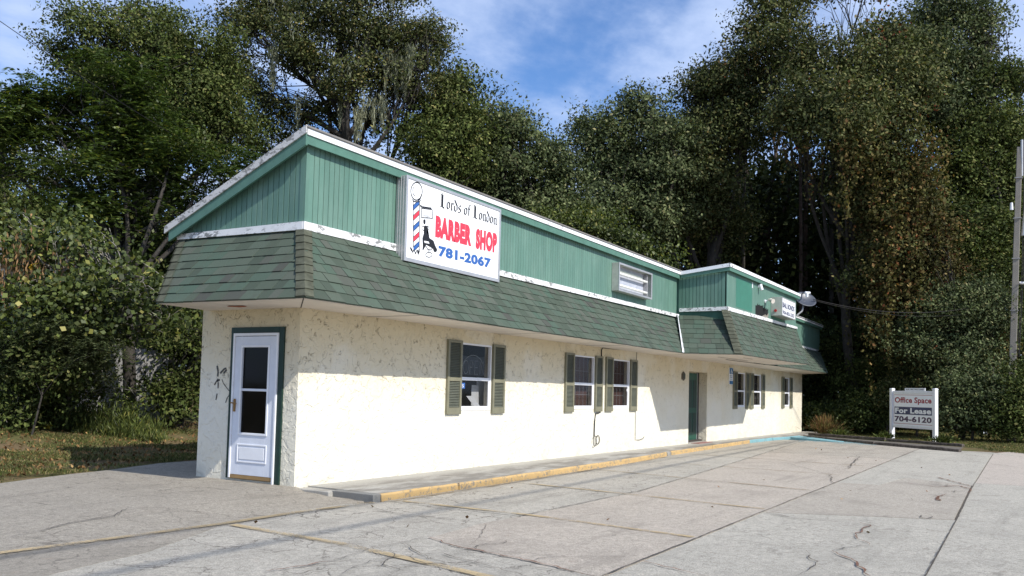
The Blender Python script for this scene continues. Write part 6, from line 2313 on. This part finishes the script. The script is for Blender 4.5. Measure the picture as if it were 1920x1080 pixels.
# trunks standing in the dark wood
for i, (px_, d_, r_, lab) in enumerate(((1375, 47, .10, 'leftmost slim trunk in the dark wood behind the bay'), (1400, 46, .12, 'grey trunk in the dark wood just right of the leftmost slim one'), (1500, 46, .11, 'reddish pine trunk above the satellite dish'), (1518, 47, .14, 'thicker pine trunk right of the satellite dish'), (1560, 46, .15, 'broad dark trunk in the wood above the first shrubs'))):
    a = at(px_, 760, d_); b = at(px_ + random.uniform(-8, 8), 250, d_)
    a.z = h(a.x, a.y) - .3
    m = MB(); limb(m, a, b, r_, r_ * .7, .015, 8, 8)
    tk = thing('forest_tree', (a.x, a.y, a.z + .3), lab, 'tree', 'bare trunks standing in the dark wood')
    m.build('trunk', M['bark_pine'] if i in (2, 3) else M['bark'], tk, smooth=True)

# ------------------------------------------------------------------ low plants by the timbers, grass, leaves, litter
def tuft(name, label, cat, px, py, n, hgt, spread, mat, w=0.014, group=None):
    b = G(px, py)
    root = thing(name, b, label, cat, group)
    P, A = [], []
    for _ in range(n):
        an, le = rng.uniform(0, 6.28), abs(rng.normal()) * spread
        H_ = hgt * rng.uniform(.5, 1.1)
        x_, y_ = b.x + rng.normal() * spread * .3, b.y + rng.normal() * spread * .3
        for s_ in np.linspace(.08, 1, 6):
            P.append((x_ + math.cos(an) * le * s_ ** 1.6, y_ + math.sin(an) * le * s_ ** 1.6, b.z + H_ * s_ * (1 - .25 * s_ * le / max(spread, .01))))
            A.append((math.cos(an) * le * 1.5 * s_, math.sin(an) * le * 1.5 * s_, H_))
    me = leaf_mesh('blades', np.array(P), hgt * .30, w, M[mat], A=np.array(A))
    o = bpy.data.objects.new('blades', me); link(o, root); o['kind'] = 'stuff'
    return root


r_ = tuft('ornamental_grass', 'tall reddish dry ornamental grass clump at the far end of the sidewalk', 'grass clump', 1548, 818, 420, 0.85, 0.45, 'l_dry', 0.02)
tuft('ornamental_grass', 'green grass clump right of the reddish dry clump', 'grass clump', 1572, 820, 200, 0.36, 0.35, 'l_vine', 0.03)
tuft('low_plant', 'small leafy plant at the left foot of the lease sign', 'plant', 1657, 826, 150, 0.36, 0.28, 'l_oak', 0.05)
tuft('low_plant', 'small leafy plant at the right foot of the lease sign', 'plant', 1768, 833, 150, 0.36, 0.28, 'l_oak', 0.05)


def scatter(poly_px, n, off=0.0):
    ps = [G(*p) for p in poly_px]
    X_ = np.array([[p.x, p.y] for p in ps])
    lo, hi = X_.min(0), X_.max(0)
    c = rng.uniform(lo, hi, size=(n, 2))
    ins = np.zeros(n, bool)
    j = len(X_) - 1
    for i in range(len(X_)):
        xi, yi = X_[i]; xj, yj = X_[j]
        cond = ((yi > c[:, 1]) != (yj > c[:, 1])) & (c[:, 0] < (xj - xi) * (c[:, 1] - yi) / (yj - yi + 1e-12) + xi)
        ins ^= cond
        j = i
    c = c[ins]
    z = np.array([h(x_, y_) for x_, y_ in c]) + off
    return np.column_stack([c, z])


def blades(name, P, hgt, w, mat, label):
    n = len(P)
    A = rng.normal(size=(n, 3)) * .5; A[:, 2] = 1
    H_ = hgt * rng.uniform(.5, 1.3, n)
    P = P.copy(); P[:, 2] += H_ * .45
    me = leaf_mesh(name, P, H_, w, M[mat], A=A, up=0)
    o = bpy.data.objects.new(name, me); link(o)
    tag(o, label, 'grass', kind='stuff')


gl = scatter([(-100, 920), (0, 906), (130, 889), (204, 881), (300, 868), (385, 861), (420, 850), (420, 800), (300, 782), (150, 790), (-100, 800)], 150000)
# patchy: keep by noise-like sines
def patch_mask(P, thr=-.25):
    s_ = np.sin(P[:, 0] * 1.7 + 1.3) * np.cos(P[:, 1] * 2.1) + .6 * np.sin(P[:, 0] * 4.1 + P[:, 1] * 3.3) + rng.normal(size=len(P)) * .35
    return s_ > thr


gl = gl[patch_mask(gl, .15)]
blades('grass', gl[:60000], 0.06, 0.014, 'l_grass', 'short patchy grass and weeds on the bank left of the building')
gr_ = scatter([(1530, 812), (1640, 822), (1800, 836), (1860, 846), (1940, 853), (1990, 850), (1990, 822), (1900, 815), (1700, 808), (1540, 806)], 120000)
gr_ = gr_[patch_mask(gr_, -.5)]
blades('grass', gr_[:42000], 0.07, 0.022, 'l_grass', 'mown grass strip behind the timbers and the lease sign')
le = scatter([(-50, 905), (204, 878), (385, 850), (385, 795), (200, 785), (-50, 790)], 3600, 0.03)
lr_ = scatter([(1540, 812), (1800, 836), (1960, 850), (1960, 815), (1700, 806), (1540, 804)], 2600, 0.03)
ll_ = scatter([(0, 1075), (700, 1075), (1850, 1000), (1850, 870), (1500, 835), (700, 945), (0, 915)], 75, 0.022)
me = leaf_mesh('fallen_leaves', np.concatenate([le, lr_, ll_]), np.concatenate([np.full(len(le), .075), np.full(len(lr_), .08), np.full(len(ll_), .045)]), 0.045, M['l_litter'], up=3)
o = bpy.data.objects.new('fallen_leaves', me); link(o)
tag(o, 'brown dead leaves scattered over the grass and the lot', 'fallen leaves', kind='stuff')


def crumple(px, py, r, mat, name, label, cat):
    b = G(px, py)
    bm = bmesh.new()
    bmesh.ops.create_icosphere(bm, subdivisions=2, radius=r)
    for v in bm.verts:
        v.co *= random.uniform(.6, 1.25)
        v.co.z *= .7
    me = bpy.data.meshes.new(name); bm.to_mesh(me); bm.free()
    me.materials.append(mat)
    o = bpy.data.objects.new(name, me); o.location = b + Vector((0, 0, r * .5)); link(o)
    tag(o, label, cat)


crumple(90, 804, .09, M['l_yellow'], 'yellow_litter', 'crumpled yellow litter on the leafy bank at far left', 'litter')
crumple(1845, 815, .16, M['litter'], 'plastic_litter', 'crumpled white plastic on the grass right of the lease sign', 'litter')
crumple(1513, 801, .13, M['litter'], 'plastic_litter', 'pale plastic litter against the far corner of the building', 'litter')
a = G(242, 787); b = G(264, 793)
tag(MB().tube([a + Vector((0, 0, .04)), b + Vector((0, 0, .03))], 0.025, 8).build('white_pipe', M['white']), 'short white plastic pipe lying on the grass by the fence', 'pipe')
